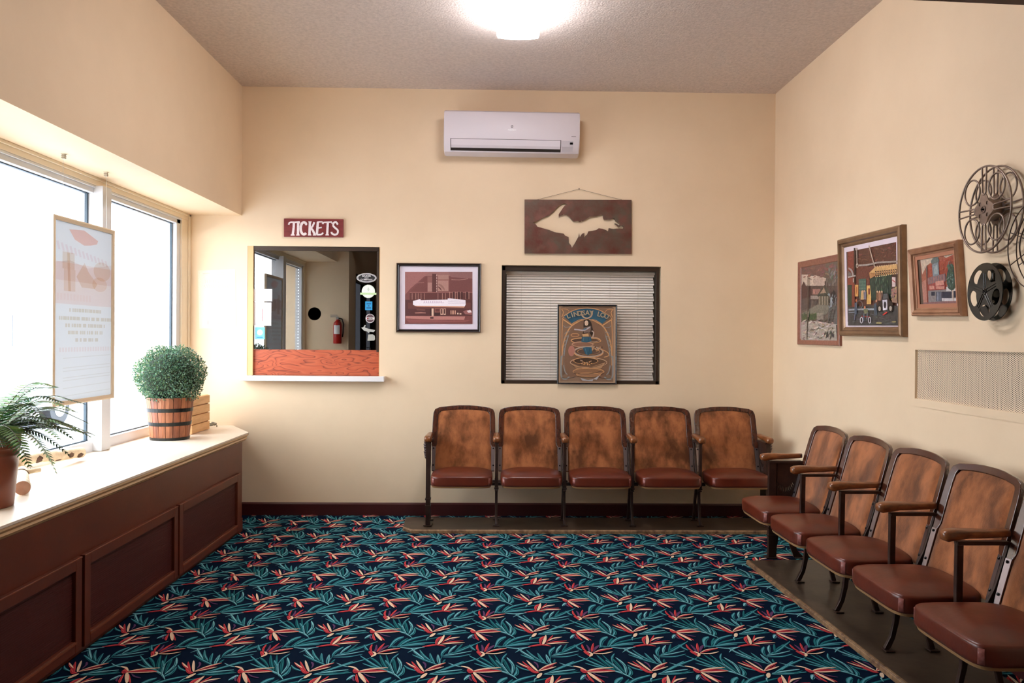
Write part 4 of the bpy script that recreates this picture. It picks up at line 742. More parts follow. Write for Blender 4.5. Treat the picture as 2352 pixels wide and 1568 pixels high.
# ------------------------------------------------------------ theater seats: one built, the rest copied
def inv(t, P):
    for (a, x), (b, y) in zip(P, P[1:]):
        if a <= t <= b: return x + (y - x) * (t - a) / (b - a)
    return P[-1][1]
def bmap(u, v, n):
    return (.25 + u, .155 + .27 * v - .33 * u * u - .963 * n, .40 + .963 * v + .27 * n)
def middle_standard(par, x=0.0, mirror=1):
    st = MB().bar([(x, 0, .30), (x, -.002, .45), (x, 0, .635)], .022, .026).box(x - .015, x + .015, -.012, .19, .628, .643)
    st.box(x - .013, x + .013, -.01, .115, .295, .36).bar([(x, .09, .34), (x, .15, .46), (x, .205, .635)], .016, .03).box(x - .05, x + .05, .03, .065, .315, .338).box(x - .03, x + .03, .07, .10, .325, .345)
    for dz, r in ((.285, .012), (.30, .016), (.318, .013)): st.box(x - r, x + r, -.014, .02, dz - .006, dz + .006)
    o = st.build('standard', IRON, par, bevel=.003)
    MB().bar([(x, .028, .335), (x, .030, .26), (x, .020, .16), (x, .004, .09), (x, -.014, .052), (x, -.026, .034)], .019, [.034, .028, .024, .022, .024, .02]).box(x - .024, x + .024, -.034, .008, .028, .036).build('leg', IRON, par, bevel=.003)
    MB().bar([(x, .075, .335), (x, .11, .28), (x, .145, .19), (x, .165, .10), (x, .185, .034)], .019, [.034, .026, .022, .022, .024]).box(x - .024, x + .024, .165, .21, .028, .036).build('leg', IRON, par, bevel=.003)
    return o
def end_standard(par, x=0.0, side=-1):
    pl = [(-.014, .03), (-.014, .635), (.19, .635), (.215, .64), (.165, .47), (.14, .36), (.135, .22), (.165, .08), (.205, .036), (.205, .03), (.150, .03), (.125, .09), (.098, .19), (.075, .22), (.052, .19), (.036, .10), (.034, .03)]
    hs = []
    for k in range(12):
        a0 = math.radians(212 + k * 9.4); a1 = a0 + math.radians(5.2); c = (.088, .565)
        hs.append([(c[0] + .072 * math.cos(a0), c[1] + .118 * math.sin(a0)), (c[0] + .072 * math.cos(a1), c[1] + .118 * math.sin(a1)), (c[0] + .060 * math.cos(a1), c[1] + .090 * math.sin(a1)), (c[0] + .060 * math.cos(a0), c[1] + .090 * math.sin(a0))])
    b = MB().holed([pl] + hs, x - .007, x + .007, lambda u, v, w: (w, u, v))
    b.box(x - .016, x + .016, -.018, .026, .032, .635).box(x - .012, x + .012, .034, .040, .25, .63).box(x - .020, x + .020, -.022, .030, .215, .228).box(x - .020, x + .020, -.022, .030, .165, .176).box(x - .02, x + .02, -.012, .19, .628, .643)
    b.tube([(x, .088 + .078 * math.cos(math.radians(t)), .565 + .125 * math.sin(math.radians(t))) for t in range(200, 345, 12)], .009, 6)
    b.box(x - .05 * (side < 0) * 0 - (.05 if side > 0 else 0), x + (.05 if side < 0 else 0), .03, .065, .315, .338)
    o = b.build('standard', IRON, par, bevel=.0025)
    MB().box(x - .032, x + .032, -.036, .034, .0288, .036).build('foot_plate', IRON, par, bevel=.003); MB().box(x - .028, x + .028, .15, .215, .0288, .036).build('foot_plate', IRON, par, bevel=.003)
    oc = MB()
    for k in range(7):
        z = .64 - .018 * k; rr = (.016, .020, .018, .015, .017, .013, .009)[k]
        oc.tube([(x + side * .010, .000, z), (x + side * (.012 + rr), .004 + .006 * (k % 2), z - .004), (x + side * (.012 + rr * .9), .010, z - .012), (x + side * .010, .012, z - .016)], [.007, .008, .006, .005], 7)
    oc.build('carved_ornament', mat('polished_iron_scroll', (104, 88, 88), .3, .6), par, smooth=True)
    return o
def armrest(par, x=0.0):
    rg = []
    for y, z, w, h in ((-.070, .664, .012, .008), (-.066, .664, .022, .017), (-.050, .664, .0275, .023), (-.020, .668, .0275, .022), (.03, .671, .0255, .018), (.10, .671, .0235, .016), (.17, .673, .021, .015), (.190, .674, .018, .0145), (.192, .674, .010, .008)):
        rg.append([(x + w * abs(math.cos(t)) ** .6 * (1 if math.cos(t) > 0 else -1), y, z + h * abs(math.sin(t)) ** .6 * (1 if math.sin(t) > 0 else -1)) for t in [2 * math.pi * k / 16 for k in range(16)]])
    return MB().loft(rg).build('armrest', WOODA, par, smooth=True)
def make_seat(name, label, loc, rz, left, right=None, nar=True):
    e = empty(name, loc, label, 'seat', rz)
    if left == 'end': end_standard(e)
    else: middle_standard(e)
    armrest(e)
    if right == 'end': end_standard(e, .5, 1); armrest(e, .5)
    if right == 'mid': middle_standard(e, .5); armrest(e, .5)
    # cushion
    def plan(s, n=48, hx=.221, hy=.190, cy=-.027):
        out = []
        for k in range(n):
            t = 2 * math.pi * k / n; c, d = math.cos(t), math.sin(t); ex = 2 / 6.5 if d < 0 else 2 / 4
            out.append((.25 + s * hx * (abs(c) ** ex) * (1 if c > 0 else -1) * (1 - .05 * max(0, d)), cy + s * hy * (abs(d) ** ex) * (1 if d > 0 else -1)))
        return out
    rg = [[(x, y, z) for x, y in plan(s)] for z, s in ((.349, .97), (.352, .995), (.365, 1.002), (.404, 1.0), (.412, .996), (.417, .985), (.421, .962), (.429, .87), (.438, .73), (.446, .55), (.451, .3), (.452, .02))]
    cu = MB().loft(rg).build('seat_cushion', LEATH, e, smooth=True)
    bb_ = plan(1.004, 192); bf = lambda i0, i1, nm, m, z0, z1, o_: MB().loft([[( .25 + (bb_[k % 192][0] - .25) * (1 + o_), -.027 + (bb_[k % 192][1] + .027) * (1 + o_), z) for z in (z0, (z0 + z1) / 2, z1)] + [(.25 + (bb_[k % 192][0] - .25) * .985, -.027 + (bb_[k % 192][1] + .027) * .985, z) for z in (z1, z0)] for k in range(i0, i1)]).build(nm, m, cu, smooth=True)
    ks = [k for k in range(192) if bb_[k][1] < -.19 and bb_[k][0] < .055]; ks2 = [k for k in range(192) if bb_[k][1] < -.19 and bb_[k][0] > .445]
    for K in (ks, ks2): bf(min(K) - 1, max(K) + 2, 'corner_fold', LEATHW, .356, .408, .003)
    MB().loft([[(x, y, z) for x, y in plan(s)] for z, s in ((.337, .955), (.349, .975))]).build('seat_board', TAN, e)
    # backrest
    O = [(.235, 0), (.237, .12), (.240, .19), (.240, .3), (.238, .40), (.234, .445), (.222, .472), (.192, .486), (.10, .498), (.04, .5015)]
    I = [(.213, 0), (.212, .12), (.208, .185), (.199, .205), (.199, .3), (.198, .40), (.195, .437), (.184, .455), (.10, .466), (.04, .4685)]
    O = [(-a, b) for a, b in O] + [(a, b) for a, b in reversed(O)]; I = [(-a, b) for a, b in I] + [(a, b) for a, b in reversed(I)]
    MB().loft([[bmap(*o_, .011), bmap(*i_, .011), bmap(*i_, -.010), bmap(*o_, -.010)] for o_, i_ in zip(O, I)]).build('backrest_frame', WOODF, e, bevel=.004)
    pn = MB(); R_N, C_N = 16, 18; vs = []
    for i in range(R_N + 1):
        t = i / R_N
        for j in range(C_N + 1):
            s = -1 + 2 * j / C_N; vt_ = .468 - .012 * s * s - .028 * abs(s) ** 14; v = t * vt_; hw2 = inv(v, [(0, .213), (.185, .209), (.21, .200), (.6, .199)])
            edge = (1 - abs(s) ** 10) * (1 - t ** 14); vs.append(bmap(s * hw2, v, .003 + .016 * edge + .004 * math.cos(s * 1.4)))
    pn.add(vs, [(i * (C_N + 1) + j, i * (C_N + 1) + j + 1, (i + 1) * (C_N + 1) + j + 1, (i + 1) * (C_N + 1) + j) for i in range(R_N) for j in range(C_N)])
    bo = MB(); m_ = len(O); bo.add([bmap(*p, -.009) for p in I] , [tuple(range(m_))]); 
    pnl = pn.build('upholstery', VELV, e, smooth=True)
    bo.build('back_panel', WOODF, e)
    for s in (-1, 1):
        sp = MB(); sp.add([bmap(s * u, v, n) for u, v, n in ((.211, .005, .0125), (.2365, .005, .0125), (.2385, .185, .0125), (.210, .185, .0125), (.211, .005, .010), (.2365, .005, .010), (.2385, .185, .010), (.210, .185, .010))], [(0, 1, 2, 3), (0, 4, 5, 1), (1, 5, 6, 2), (2, 6, 7, 3), (3, 7, 4, 0)]); sp.build('side_plate', PLATE, e)
    for s in (-1, 1):
        for v in (.045, .172):
            c = Vector(bmap(s * .225, v, .0125)); n = Vector((0, -.963, .27)); bt = MB(); bt.tube([c, c + n * .004, c + n * .006], [.006, .006, .003], 10); bt.build('bolt', BOLT, e)
    return e
def copy_thing(root, loc, rz, label):
    c = root.copy(); COL.objects.link(c); c.location = loc; c.rotation_euler = (0, 0, rz); c['label'] = label
    for ch in list(root.children):
        d = ch.copy(); COL.objects.link(d); d.parent = c
        for g in list(ch.children):
            h = g.copy(); COL.objects.link(h); h.parent = d
    return c
XB, YB, SP = -.488, 5.86, .5004
GB_, GR_ = 'theater seats along the back wall', 'theater seats along the right wall'
made = []
s0 = make_seat('theater_seat', 'leftmost brown velvet theater seat under the air conditioner, ornate iron end', (XB, YB, 0), 0, 'end'); s0['group'] = GB_
s1 = make_seat('theater_seat', 'second theater seat from the left in the back wall row', (XB + SP, YB, 0), 0, 'mid'); s1['group'] = GB_
copy_thing(s1, (XB + 2 * SP, YB, 0), 0, 'middle theater seat of the back wall row, below the concert poster')
copy_thing(s1, (XB + 3 * SP, YB, 0), 0, 'fourth theater seat from the left in the back wall row')
s4 = make_seat('theater_seat', 'fifth seat of the back wall row, nearest the room corner', (XB + 4 * SP, YB, 0), 0, 'mid', 'end'); s4['group'] = GB_
AR = -math.pi / 2 + .012
def rp_(k): y = 5.005 - .5004 * k; return (1.745 + .012 * (5.005 - y), y, 0)
r0 = make_seat('theater_seat', 'farthest seat of the right wall row, slotted iron end panel behind it', rp_(0), AR, 'end'); r0['group'] = GR_
for k, lb in enumerate(('second seat from the corner in the right wall row', 'middle seat of the right wall row', 'fourth seat from the corner in the right wall row, cut by the frame'), 1):
    copy_thing(s1, rp_(k), AR, lb)['group'] = GR_
r4 = make_seat('theater_seat', 'nearest seat of the right wall row, red cushion at the bottom right corner', rp_(4), AR, 'mid', 'mid'); r4['group'] = GR_

def board(name, poly, label, edges):
    e = empty(name, (poly[0][0], poly[0][1], 0), label, 'base board'); o = poly[0]
    q = [(x - o[0], y - o[1]) for x, y in poly]
    MB().prism(q, .003, .0265).build('plank', BOARD, e, bevel=.003)
    b = MB()
    for (i, j) in edges:
        a_, c_ = Vector(q[i]), Vector(q[j]); t = (c_ - a_).normalized(); n = Vector((t.y, -t.x)); ctr = sum((Vector(p) for p in q), Vector((0, 0))) / len(q)
        if (ctr - a_).dot(n) > 0: n = -n
        b.loft([[(p.x + n.x * d, p.y + n.y * d, z) for d, z in ((.0, .002), (.004, .003), (.004, .022), (-.004, .0285), (-.014, .0285), (-.014, .024))] for p in (a_, c_)])
    b.build('worn_edge', BOARDE, e)
    return e
board('seat_base_board', [(-.680, 6.125), (-.662, 5.80), (-.590, 5.715), (2.085, 5.715), (2.085, 6.135)], 'long worn brown plank under the back wall seats', [(1, 2), (2, 3)])
board('seat_base_board', [(1.578, 4.953), (2.03, 4.975), (2.095, 3.33), (2.125, 2.45), (1.684, 2.40)], 'dark worn plank under the right wall seats', [(4, 0)])

# ------------------------------------------------------------ hanging sign in the window
hs_ = empty('hanging_sign', (-2.27, 4.452, 2.0), 'tall thin framed poster hanging on clear lines in the shop window', 'sign', rz=-.012)
W2, H2 = .322, .99
FRM = mat('champagne_frame', (226, 208, 180), .35, .2)
frame_part(lambda u, v, h: (h, u, v), [(-W2, -H2 + .02), (W2, -H2 + .02), (W2, .02), (-W2, .02)], [(0, -.010), (0, .010), (.006, .012), (.024, .009), (.024, -.010)], 'frame', FRM, hs_)
PAPER = bpy.data.materials.new('translucent_paper'); PAPER.use_nodes = True; n_ = PAPER.node_tree; n_.nodes.clear()
oo = n_.nodes.new('ShaderNodeOutputMaterial'); d1 = n_.nodes.new('ShaderNodeBsdfDiffuse'); d2 = n_.nodes.new('ShaderNodeBsdfTranslucent'); m1 = n_.nodes.new('ShaderNodeMixShader'); at = n_.nodes.new('ShaderNodeAttribute'); at.attribute_name = 'Col'
gm = n_.nodes.new('ShaderNodeVectorMath'); gm.operation = 'SCALE'; gm.inputs['Scale'].default_value = .21
n_.links.new(at.outputs['Color'], d1.inputs[0]); n_.links.new(at.outputs['Color'], gm.inputs[0]); n_.links.new(gm.outputs[0], d2.inputs[0]); m1.inputs[0].default_value = .5; n_.links.new(d1.outputs[0], m1.inputs[1]); n_.links.new(d2.outputs[0], m1.inputs[2]); n_.links.new(m1.outputs[0], oo.inputs[0])
a = Art(lambda x, y, h: (.0008 + h, (x - 306) / 225 * .308, .004 - (y - 100) / 1395 * (H2 - .034)), .0002); a.lv = 2
r = a.rect
PE = (254, 240, 234); TN = (246, 234, 222); PK = (255, 250, 248)
r(84, 420, 528, 740, PE); a.poly([(84, 430), (200, 400), (330, 440), (528, 380), (528, 560), (84, 560)], (250, 242, 240)); a.poly([(190, 160), (300, 140), (410, 200), (400, 230), (350, 250), (300, 262), (230, 230)], (255, 222, 212))
for k in range(13): a.line([(108 + k * 30, 268 + k * 7), (122 + k * 30, 330 + k * 6)], 15, (252, 240, 240))
r(140, 340, 226, 470, TN); r(150, 470, 232, 640, (248, 238, 228)); a.poly([(240, 520), (300, 400), (330, 470), (400, 560), (380, 600), (280, 600)], TN); a.ell(440, 450, 70, 80, (248, 238, 228)); a.ell(420, 560, 60, 60, (250, 240, 230)); a.line([(180, 345), (190, 640)], 18, (244, 232, 220))
for k in range(11): r(100 + k * 23, 660, 116 + k * 23, 712, PK)
for yy, x0, x1 in ((785, 185, 420), (850, 110, 500), (905, 150, 440), (960, 165, 430), (1018, 215, 385)):
    xx = x0
    while xx < x1: w_ = random.choice((10, 14, 20, 26)); r(xx, yy - 14, xx + w_, yy + 14, (240, 232, 216)); xx += w_ + random.choice((3, 4, 12))
for k in range(20): r(100 + k * 20, 1075, 113 + k * 20, 1110, (254, 242, 238))
for yy in (1150, 1225, 1250, 1300, 1322, 1380, 1440): a.line([(120, yy + 8), (300, yy), (480, yy - 6)], 7, (246, 244, 238))
BASEP = Art(a.pl, .0002); BASEP.lv = 0; BASEP.poly([(84, 100), (528, 100), (528, 1495), (84, 1495)], (212, 216, 220)); BASEP.done('poster_sheet', PAPER, hs_)
TINT = bpy.data.materials.new('faint_show_through_ink'); TINT.use_nodes = True; n_ = TINT.node_tree; n_.nodes.clear(); oo = n_.nodes.new('ShaderNodeOutputMaterial'); tr1 = n_.nodes.new('ShaderNodeBsdfTransparent'); at = n_.nodes.new('ShaderNodeAttribute'); at.attribute_name = 'Col'
n_.links.new(at.outputs['Color'], tr1.inputs[0]); n_.links.new(tr1.outputs[0], oo.inputs[0]); a.done('faint_print', TINT, hs_)
LINE = mat('clear_fishing_line', (220, 220, 215), .2)
for yy in (4.235, 4.69): MB().tube([(0, yy - 4.452, .02), (0, yy - 4.452, ZS - 2.0 - .012)], .0008, 5).build('hanging_line', LINE, hs_)
for yy in (4.235, 4.69):
    h = empty('ceiling_hook', (-2.27, yy, ZS), ('clear hook under the soffit holding the left line of the hanging poster', 'clear hook under the soffit holding the right line of the hanging poster')[yy > 4.5], 'hook', group='clear hooks under the soffit')
    MB().box(-.012, .012, -.009, .009, -.003, 0).box(-.008, .008, -.007, .007, -.026, -.003).build('base', mat('clear_hook_plastic', (206, 198, 178), .25), h, bevel=.001); MB().box(-.010, .010, -.0085, .0085, -.012, -.009).box(-.010, .010, -.0085, .0085, -.021, -.018).build('clip', mat('grey_clip', (150, 140, 124), .4), h)

# ------------------------------------------------------------ boxwood ball in a barrel pot
bx = empty('potted_boxwood', (-2.205, 5.46, ZL), 'round green boxwood ball in a wooden barrel pot with black bands', 'plant')
BW1 = mat('barrel_stave', (170, 106, 70), .5, rgb2=(126, 74, 48), nscale=6, stretch=(9, 9, 1.0))
BW2 = mat('barrel_stave_dark', (146, 84, 54), .5, rgb2=(104, 58, 38), nscale=6, stretch=(9, 9, 1.0))
pr_ = lambda z: .122 + .030 * z / .285
st1 = MB(); ns_ = 18
for k in range(ns_):
    a0 = 2 * math.pi * k / ns_ + .012; a1 = 2 * math.pi * (k + 1) / ns_ - .012; st1.k = 0 if k % 3 else 1
    st1.loft([[((pr_(z) + o_) * math.cos(t), (pr_(z) + o_) * math.sin(t), z) for o_, t in ((0, a0), (.0015, (a0 + a1) / 2), (0, a1), (-.012, a1), (-.012, a0))] for z in (0, .14, .285)])
st1.k = 0; st1.lathe([(.11, .01), (.11, .012)], 0, 0, 24)
pot = st1.build('barrel_pot', [BW1, BW2], bx)
BND = mat('black_band', (38, 40, 38), .35, .5)
for z0, z1 in ((.0, .019), (.098, .122), (.190, .214)):
    MB().loft([[(r_ * math.cos(2 * math.pi * j / 40), r_ * math.sin(2 * math.pi * j / 40), z) for j in range(40)] for r_, z in ((pr_(z0) - .002, z0), (pr_(z0) + .004, z0), (pr_(z1) + .004, z1), (pr_(z1) - .002, z1))], cap=False).build('band', BND, pot)
MB().lathe([(.0, .262), (.138, .262), (.138, .270), (0, .272)], 0, 0, 24, cap=False).build('soil', DARK, bx)
def leafmat(name, c1, c2, c3):
    m = bpy.data.materials.new(name); m.use_nodes = True; n = m.node_tree; b = n.nodes['Principled BSDF']; at = n.nodes.new('ShaderNodeAttribute'); at.attribute_name = 'Col'
    n.links.new(at.outputs['Color'], b.inputs['Base Color']); b.inputs['Roughness'].default_value = .38; b.inputs['Specular IOR Level'].default_value = .5
    t = n.nodes.new('ShaderNodeBsdfTranslucent'); n.links.new(at.outputs['Color'], t.inputs[0]); mx = n.nodes.new('ShaderNodeMixShader'); mx.inputs[0].default_value = .22
    n.links.new(b.outputs[0], mx.inputs[1]); n.links.new(t.outputs[0], mx.inputs[2]); n.links.new(mx.outputs[0], n.nodes['Material Output'].inputs[0]); return m
LEAFM = leafmat('small_leaf', 0, 0, 0)
rb = random.Random(3); fo = MB(); C0 = Vector((0, 0, .425)); RB = .213
def unit(r):
    while True:
        v = Vector((r.uniform(-1, 1), r.uniform(-1, 1), r.uniform(-1, 1)))
        if .05 < v.length < 1: return v.normalized()
for k in range(9500):
    d = unit(rb); rr = RB * rb.uniform(.80, 1.06) * (1.0 + .05 * math.sin(d.x * 7 + d.z * 5))
    p = C0 + Vector((d.x * rr, d.y * rr, d.z * rr * .93))
    if p.z < .262: continue
    ax = (d + unit(rb) * .9).normalized(); sd = ax.cross(unit(rb)).normalized(); L = rb.uniform(.010, .018); w = L * .30; nn = ax.cross(sd) * (w * .35)
    c = rb.choice([(104, 142, 116), (74, 114, 92), (134, 168, 144), (56, 90, 70), (92, 128, 96), (116, 142, 98)]); fo.col = lin(tuple(v + rb.randint(-8, 8) for v in c))
    fo.add([p, p + ax * L * .5 + sd * w + nn, p + ax * L, p + ax * L * .5 - sd * w + nn, p + ax * L * .5 - nn], [(0, 1, 4), (1, 2, 4), (2, 3, 4), (3, 0, 4)])
fo.col = lin((44, 64, 46))
fo.build('foliage', LEAFM, bx, colored=True, fixn=False)
co = MB(); seg = 24
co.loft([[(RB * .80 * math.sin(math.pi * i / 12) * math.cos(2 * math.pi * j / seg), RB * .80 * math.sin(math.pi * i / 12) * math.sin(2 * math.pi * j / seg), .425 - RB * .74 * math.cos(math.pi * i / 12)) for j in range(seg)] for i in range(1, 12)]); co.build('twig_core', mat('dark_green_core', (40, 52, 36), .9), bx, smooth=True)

# ------------------------------------------------------------ fern in a brown pot
fe = empty('potted_fern', (-2.085, 3.27, ZL), 'green fern in a reddish-brown pot at the left edge of the window bench', 'plant')
POT = mat('reddish_brown_pot', (138, 74, 50), .32, rgb2=(122, 62, 42), nscale=3, bump=.05)
MB().lathe([(.0, .0), (.118, .0), (.122, .004), (.137, .17), (.1385, .205), (.141, .208), (.1415, .214), (.140, .218), (.1425, .238), (.1455, .241), (.146, .247), (.1445, .251), (.1475, .288), (.151, .292), (.151, .297), (.146, .299), (.141, .293), (.138, .262), (.0, .26)], 0, 0, 48, cap=False).build('pot', POT, fe, smooth=True, autos=40)
MB().lathe([(.0, .268), (.139, .268), (.139, .27), (0, .272)], 0, 0, 24, cap=False).build('soil', DARK, fe)
rf = random.Random(11); FERN = leafmat('fern_leaf', 0, 0, 0)
def frond(ang, L, rise, droop):
    f = MB(); c0 = rf.choice([(84, 112, 56), (62, 92, 46), (104, 134, 70), (56, 84, 48)])
    N = 27; d = Vector((math.cos(ang), math.sin(ang), 0)); side = Vector((-d.y, d.x, 0)); pts = []
    for i in range(N + 1):
        t = i / N; pts.append(Vector((d.x * .04, d.y * .04, .275)) + d * (L * (t - .18 * t * t * (droop > .25))) + Vector((0, 0, rise * math.sin(min(1, t * 1.25) * math.pi * .55) - droop * t * t)))
    f.col = lin((74, 66, 40)); f.tube(pts, [.0018 * (1 - .6 * i / N) for i in range(N + 1)], 5)
    for i in range(2, N):
        t = i / N; wl_ = .060 * (math.sin(math.pi * min(1, (t * .86 + .12))) ** .8); tg = (pts[i + 1] - pts[i - 1]).normalized(); up = side.cross(tg)
        for s in (-1, 1):
            ax = (side * s + tg * .35 - up * .12 * s * s + Vector((0, 0, -.22))).normalized(); f.col = lin(tuple(v + rf.randint(-14, 14) for v in c0)); w = tg * (L / N * .60); n = up * .002
            b = pts[i]; q = [b - w * .5, b + ax * wl_ * .45 - w * .75, b + ax * wl_ * .8 - w * .45, b + ax * wl_ + tg * .004, b + ax * wl_ * .8 + w * .45, b + ax * wl_ * .45 + w * .75, b + w * .5]
            m = [b + n, b + ax * wl_ * .5 + n, b + ax * wl_ * .9 + n * .5]
            f.add(q + m, [(0, 1, 8, 7), (1, 2, 9, 8), (2, 3, 9), (3, 4, 9), (4, 5, 8, 9), (5, 6, 7, 8)])
    f.build('frond', FERN, fe, colored=True, fixn=False)
for ang, L, ri, dr in ((.10, .32, .14, .14), (.35, .37, .12, .13), (.62, .36, .16, .12), (.85, .42, .10, .13), (1.1, .38, .18, .10), (1.35, .40, .12, .18), (1.6, .36, .20, .10), (1.95, .34, .12, .12), (2.4, .28, .2, .1), (3.0, .26, .16, .12), (3.6, .26, .18, .1), (4.2, .30, .16, .12), (4.8, .32, .14, .14), (5.3, .32, .18, .1), (5.7, .34, .12, .16), (6.0, .30, .2, .12), (.75, .30, .08, .26), (1.2, .31, .09, .25), (.2, .30, .08, .16), (5.9, .25, .08, .18), (.0, .3, .2, .05), (.5, .34, .2, .07), (.95, .36, .14, .06), (1.25, .34, .24, .05), (1.7, .36, .16, .1), (.25, .34, .12, .1), (1.0, .40, .06, .08), (.7, .38, .06, .07), (1.45, .30, .1, .05), (.45, .30, .10, .12), (5.5, .3, .1, .1), (.9, .26, .2, .0)):
    frond(ang, L, ri, dr)

# ------------------------------------------------------------ birch logs
BIR = mat('birch_bark', (232, 216, 186), .7, rgb2=(206, 182, 148), nscale=9, stretch=(2, 2, 2), bump=.35, bscale=40)
KNOT = mat('birch_knot', (92, 66, 50), .8); END_ = mat('sawn_log_end', (206, 162, 136), .7, rgb2=(184, 138, 112), nscale=12)
def log(name, label, p, q, r0, r1, knots):
    p = Vector(p); q = Vector(q); e = empty(name, p, label, 'log'); L = q - p; ax = L.normalized(); n = 12
    pts = [L * (i / n) + Vector((0, 0, .002 * math.sin(i * 1.3))) for i in range(n + 1)]
    b = MB(); b.tube(pts, [(r0 + (r1 - r0) * i / n) * (1 + .035 * math.sin(i * 2.1)) for i in range(n + 1)], 20, cap=False); bk = b.build('bark', BIR, e, smooth=True)
    for c, dd in ((pts[0], -ax), (pts[-1], ax)):
        up = Vector((0, 0, 1)); u = dd.cross(up).normalized(); v = u.cross(dd).normalized(); rr = (r0 if c is pts[0] else r1) * 1.0
        rings = [[c + dd * o_ + (u * math.cos(2 * math.pi * k / 20) + v * math.sin(2 * math.pi * k / 20)) * rr * s for k in range(20)] for o_, s in ((-.004, .99), (.001, .97), (.0015, .5), (.001, .05))]
        MB().loft(rings).build('sawn_end', END_, e)
    u = ax.cross(Vector((0, 0, 1))).normalized(); v = u.cross(ax).normalized()
    for t, an, sl, sw in knots:
        pa = MB(); rr = (r0 + (r1 - r0) * t) * 1.045; g = []
        for i in range(5):
            for j in range(5):
                a_ = math.radians(an + sw * (j / 4 - .5) * (1 - .5 * abs(i - 2) / 2)); g.append(L * t + ax * (sl * (i / 4 - .5) + .004 * math.sin(j * 2.3)) + (u * math.cos(a_) + v * math.sin(a_)) * rr)
        pa.add(g, [(i * 5 + j, i * 5 + j + 1, (i + 1) * 5 + j + 1, (i + 1) * 5 + j) for i in range(4) for j in range(4)]); o = pa.build('dark_knot', KNOT, e)
        sf = o.modifiers.new('s', 'SOLIDIFY'); sf.thickness = .002
    return e
log('birch_log', 'pale birch log lying along the window, resting on the other log', (-2.335, 3.80, .801), (-2.318, 4.515, .744), .0265, .0300, [(.40, -20, .05, 90), (.80, -10, .045, 60), (.93, -25, .05, 60), (.66, -60, .05, 40), (.08, 0, .03, 60)])
l2 = log('birch_log', 'short birch log with its round sawn end facing the room', (-2.045, 3.50, ZL + .0345), (-2.315, 3.95, ZL + .033), .031, .029, [(.72, 40, .02, 160)])
MB().tube([(-.19, .335, .012), (-.150, .400, .012)], [.014, .011], 12).build('branch_stub', BIR, l2, smooth=True)

# ------------------------------------------------------------ slatted crate and coiled cord
PINE = mat('pale_pine', (226, 182, 128), .55, rgb2=(206, 158, 104), nscale=5, stretch=(1, 1, 8))
cr_ = empty('wooden_crate', (-2.145, 5.70, ZL), 'small pale slatted wooden crate standing behind the boxwood pot', 'crate', rz=0)
for k in range(4):
    z = .004 + k * .0655; MB().box(-.010, 0, 0, .345, z, z + .058).build('slat', PINE, cr_, bevel=.0015)
    MB().box(-.215, -.205, 0, .345, z, z + .058).build('slat', PINE, cr_, bevel=.0015)
MB().box(-.205, -.010, .004, .016, 0, .262).build('end_board', PINE, cr_, bevel=.001); MB().box(-.205, -.010, .329, .341, 0, .262).build('end_board', PINE, cr_, bevel=.001); MB().box(-.205, -.010, .016, .329, .250, .262).build('top_board', PINE, cr_, bevel=.001)
MB().tube([(-.13, .11, .262), (-.128, .12, .290), (-.11, .17, .305), (-.10, .22, .290), (-.10, .23, .262)], .0022, 6).build('wire_handle', mat('grey_wire', (110, 110, 108), .35, .7), cr_, smooth=True)
cp = MB(); P = []
for k in range(64):
    t = k / 63; an = t * 2 * math.pi * 3.2; P.append((-2.205 + .085 * (1 - .2 * t) * math.cos(an) * .8, 6.175 + .05 * (1 - .3 * t) * math.sin(an), ZL + .006 + .020 * abs(math.sin(an * .7)) + .008 * t))
cp.tube(P, .0042, 7); tag(cp.build('coiled_cord', mat('grey_cord', (128, 122, 104), .5), smooth=True), 'grey cord coiled on the bench top behind the crate', 'cord')

# ------------------------------------------------------------ end of the window bay: extinguisher; entrance door behind the viewer
ex = empty('fire_extinguisher', (-1.985, 2.54, 1.32), 'red fire extinguisher on the bay wall, seen reflected in the ticket glass', 'fire extinguisher')
RDX = mat('extinguisher_red', (176, 34, 28), .3)
MB().lathe([(0, 0), (.048, 0), (.052, .006), (.052, .23), (.046, .262), (.026, .285), (.018, .292), (.018, .305), (0, .306)], 0, .07, 28, cap=False).build('cylinder', RDX, ex, smooth=True, autos=40)
MB().box(-.016, .016, .054, .086, .300, .330).box(-.09, .01, .064, .076, .330, .340).box(-.09, .0, .064, .076, .352, .360).build('valve_handle', mat('valve_metal', (150, 146, 140), .3, .7), ex, bevel=.001)
MB().tube([(.015, .07, .318), (.055, .07, .31), (.075, .07, .25), (.07, .07, .14), (.062, .07, .08)], .008, 8).build('hose', BLACK, ex, smooth=True)
MB().loft([[(.0535 * math.sin(t), .07 + .0535 * math.cos(t), z) for t in [math.radians(-42 + 14 * k) for k in range(7)]] for z in (.12, .23)], closed=False, cap=False).build('label_panel', WHITE, ex)
MB().box(-.02, .02, .0, .02, .12, .30).build('wall_bracket', BOLT, ex)
dr = struct(MB().box(-1.95, -1.87, .20, .27, .02, 2.25).box(-1.95, -1.87, 1.98, 2.05, .02, 2.25).box(-1.95, -1.87, .27, 1.98, 2.15, 2.25).box(-1.95, -1.87, .27, 1.98, .02, .18).box(-1.95, -1.87, 1.09, 1.16, .18, 2.15).build('door_1', BRONZE, bevel=.004))
DG = pane_mat('dimming_door_glass', .06, (.16, .16, .17))  # dark tint added to dim the daylight coming through the door
boxo('pane', (-1.913, -1.907, .27, 1.09, .18, 2.15), DG, dr); boxo('pane', (-1.913, -1.907, 1.16, 1.98, .18, 2.15), DG, dr)
MB().tube([(-1.87, 1.05, 1.0), (-1.82, 1.05, 1.0), (-1.82, 1.05, 1.25), (-1.87, 1.05, 1.25)], .010, 8).build('door_handle', mat('valve_metal', (150, 146, 140), .3, .7), dr, smooth=True)

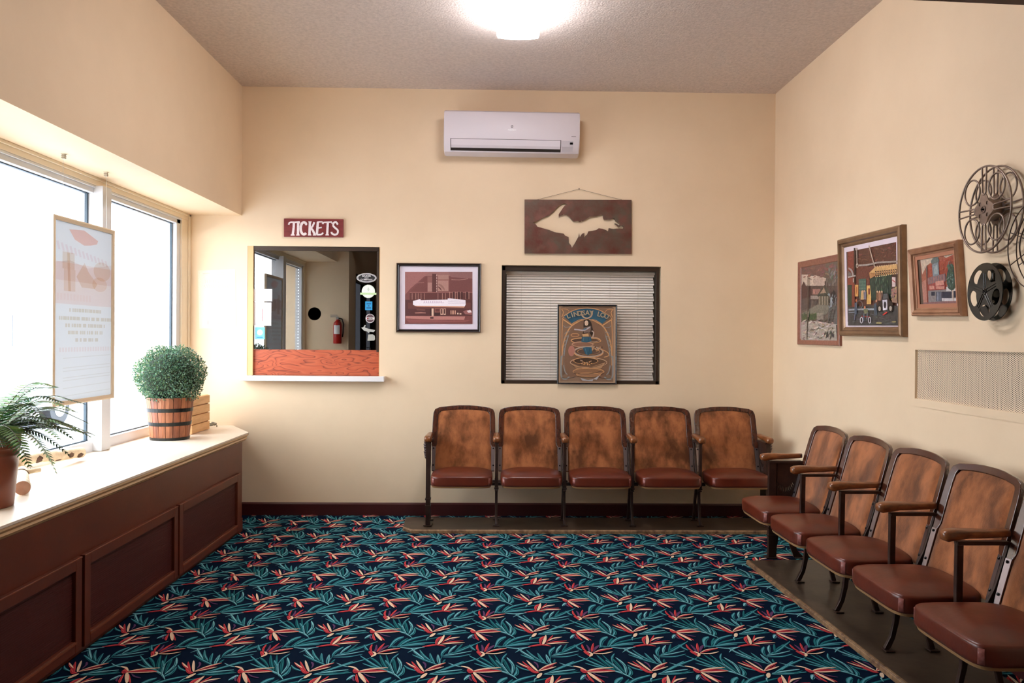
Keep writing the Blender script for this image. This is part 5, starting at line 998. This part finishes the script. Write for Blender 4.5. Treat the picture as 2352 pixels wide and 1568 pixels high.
# ------------------------------------------------------------ outside: street, parked truck, building across
SNOW = mat('pale_pavement', (164, 166, 172), .9)
struct(MB().box(-60, -2.76, -40, 60, -.45, -.40).build('ground', SNOW))
tk_ = empty('parked_truck', (-9.6, 14.6, -.40), 'pale parked pickup truck outside, blown out by daylight', 'truck')
TB = mat('pale_blue_truck_paint', (196, 214, 228), .3, coat=.5); TW = mat('truck_tire', (34, 40, 46), .8); TG = mat('truck_glass', (60, 76, 88), .1)
prof2 = [(-2.6, .35), (-2.6, .95), (-.9, 1.0), (-.75, 1.02), (-.35, 1.55), (.9, 1.58), (1.2, 1.05), (2.4, .98), (2.55, .75), (2.55, .35)]
def arch(c, r): return [(c + r * math.cos(t), .35 + r * math.sin(t)) for t in [math.pi - math.pi * k / 12 for k in range(13)]]
out_ = [prof2[-1]] ; low = [(2.55, .35)] + list(reversed(arch(1.65, .42))) + list(reversed(arch(-1.55, .42))) + [(-2.6, .35)]
poly_ = prof2[1:-1] + low
MB().prism(poly_, -.9, .9, lambda u, v, w: (w, u, v)).build('body', TB, tk_)
MB().prism([(-.62, 1.06), (-.25, 1.46), (.85, 1.48), (1.05, 1.06)], -.91, .91, lambda u, v, w: (w, u, v)).build('side_windows', TG, tk_)
for c in (1.65, -1.55):
    for sx_ in (-.82, .62):
        w_ = MB().loft([[(x, c + .36 * math.cos(2 * math.pi * k / 28), .36 + .36 * math.sin(2 * math.pi * k / 28)) for k in range(28)] for x in (sx_, sx_ + .22)]).build('wheel', TW, tk_)
        MB().loft([[(x, c + .2 * math.cos(2 * math.pi * k / 24), .36 + .2 * math.sin(2 * math.pi * k / 24)) for k in range(24)] for x in (sx_ - .01, sx_ + .23)]).build('hub_cap', ALU, w_)
MB().box(-.85, .85, -2.63, -2.6, .75, .9).build('tail_light', mat('tail_red', (190, 30, 34), .3), tk_)
bd_ = empty('building', (-22, 34, -.4), 'pale building with dark windows across the street, washed out', 'building')
MB().box(-.3, 0, -24, 16, 0, 6.5).build('wall', mat('pale_facade', (206, 200, 196), .8), bd_)
for k in range(12): MB().box(-.02, .03, -22 + k * 3.1, -20.6 + k * 3.1, 1.2, 2.7).build('window', mat('dark_far_window', (52, 56, 66), .3), bd_)
MB().box(0, .5, -24, 16, 3.1, 3.4).build('canopy', mat('far_canopy', (150, 140, 140), .8), bd_)
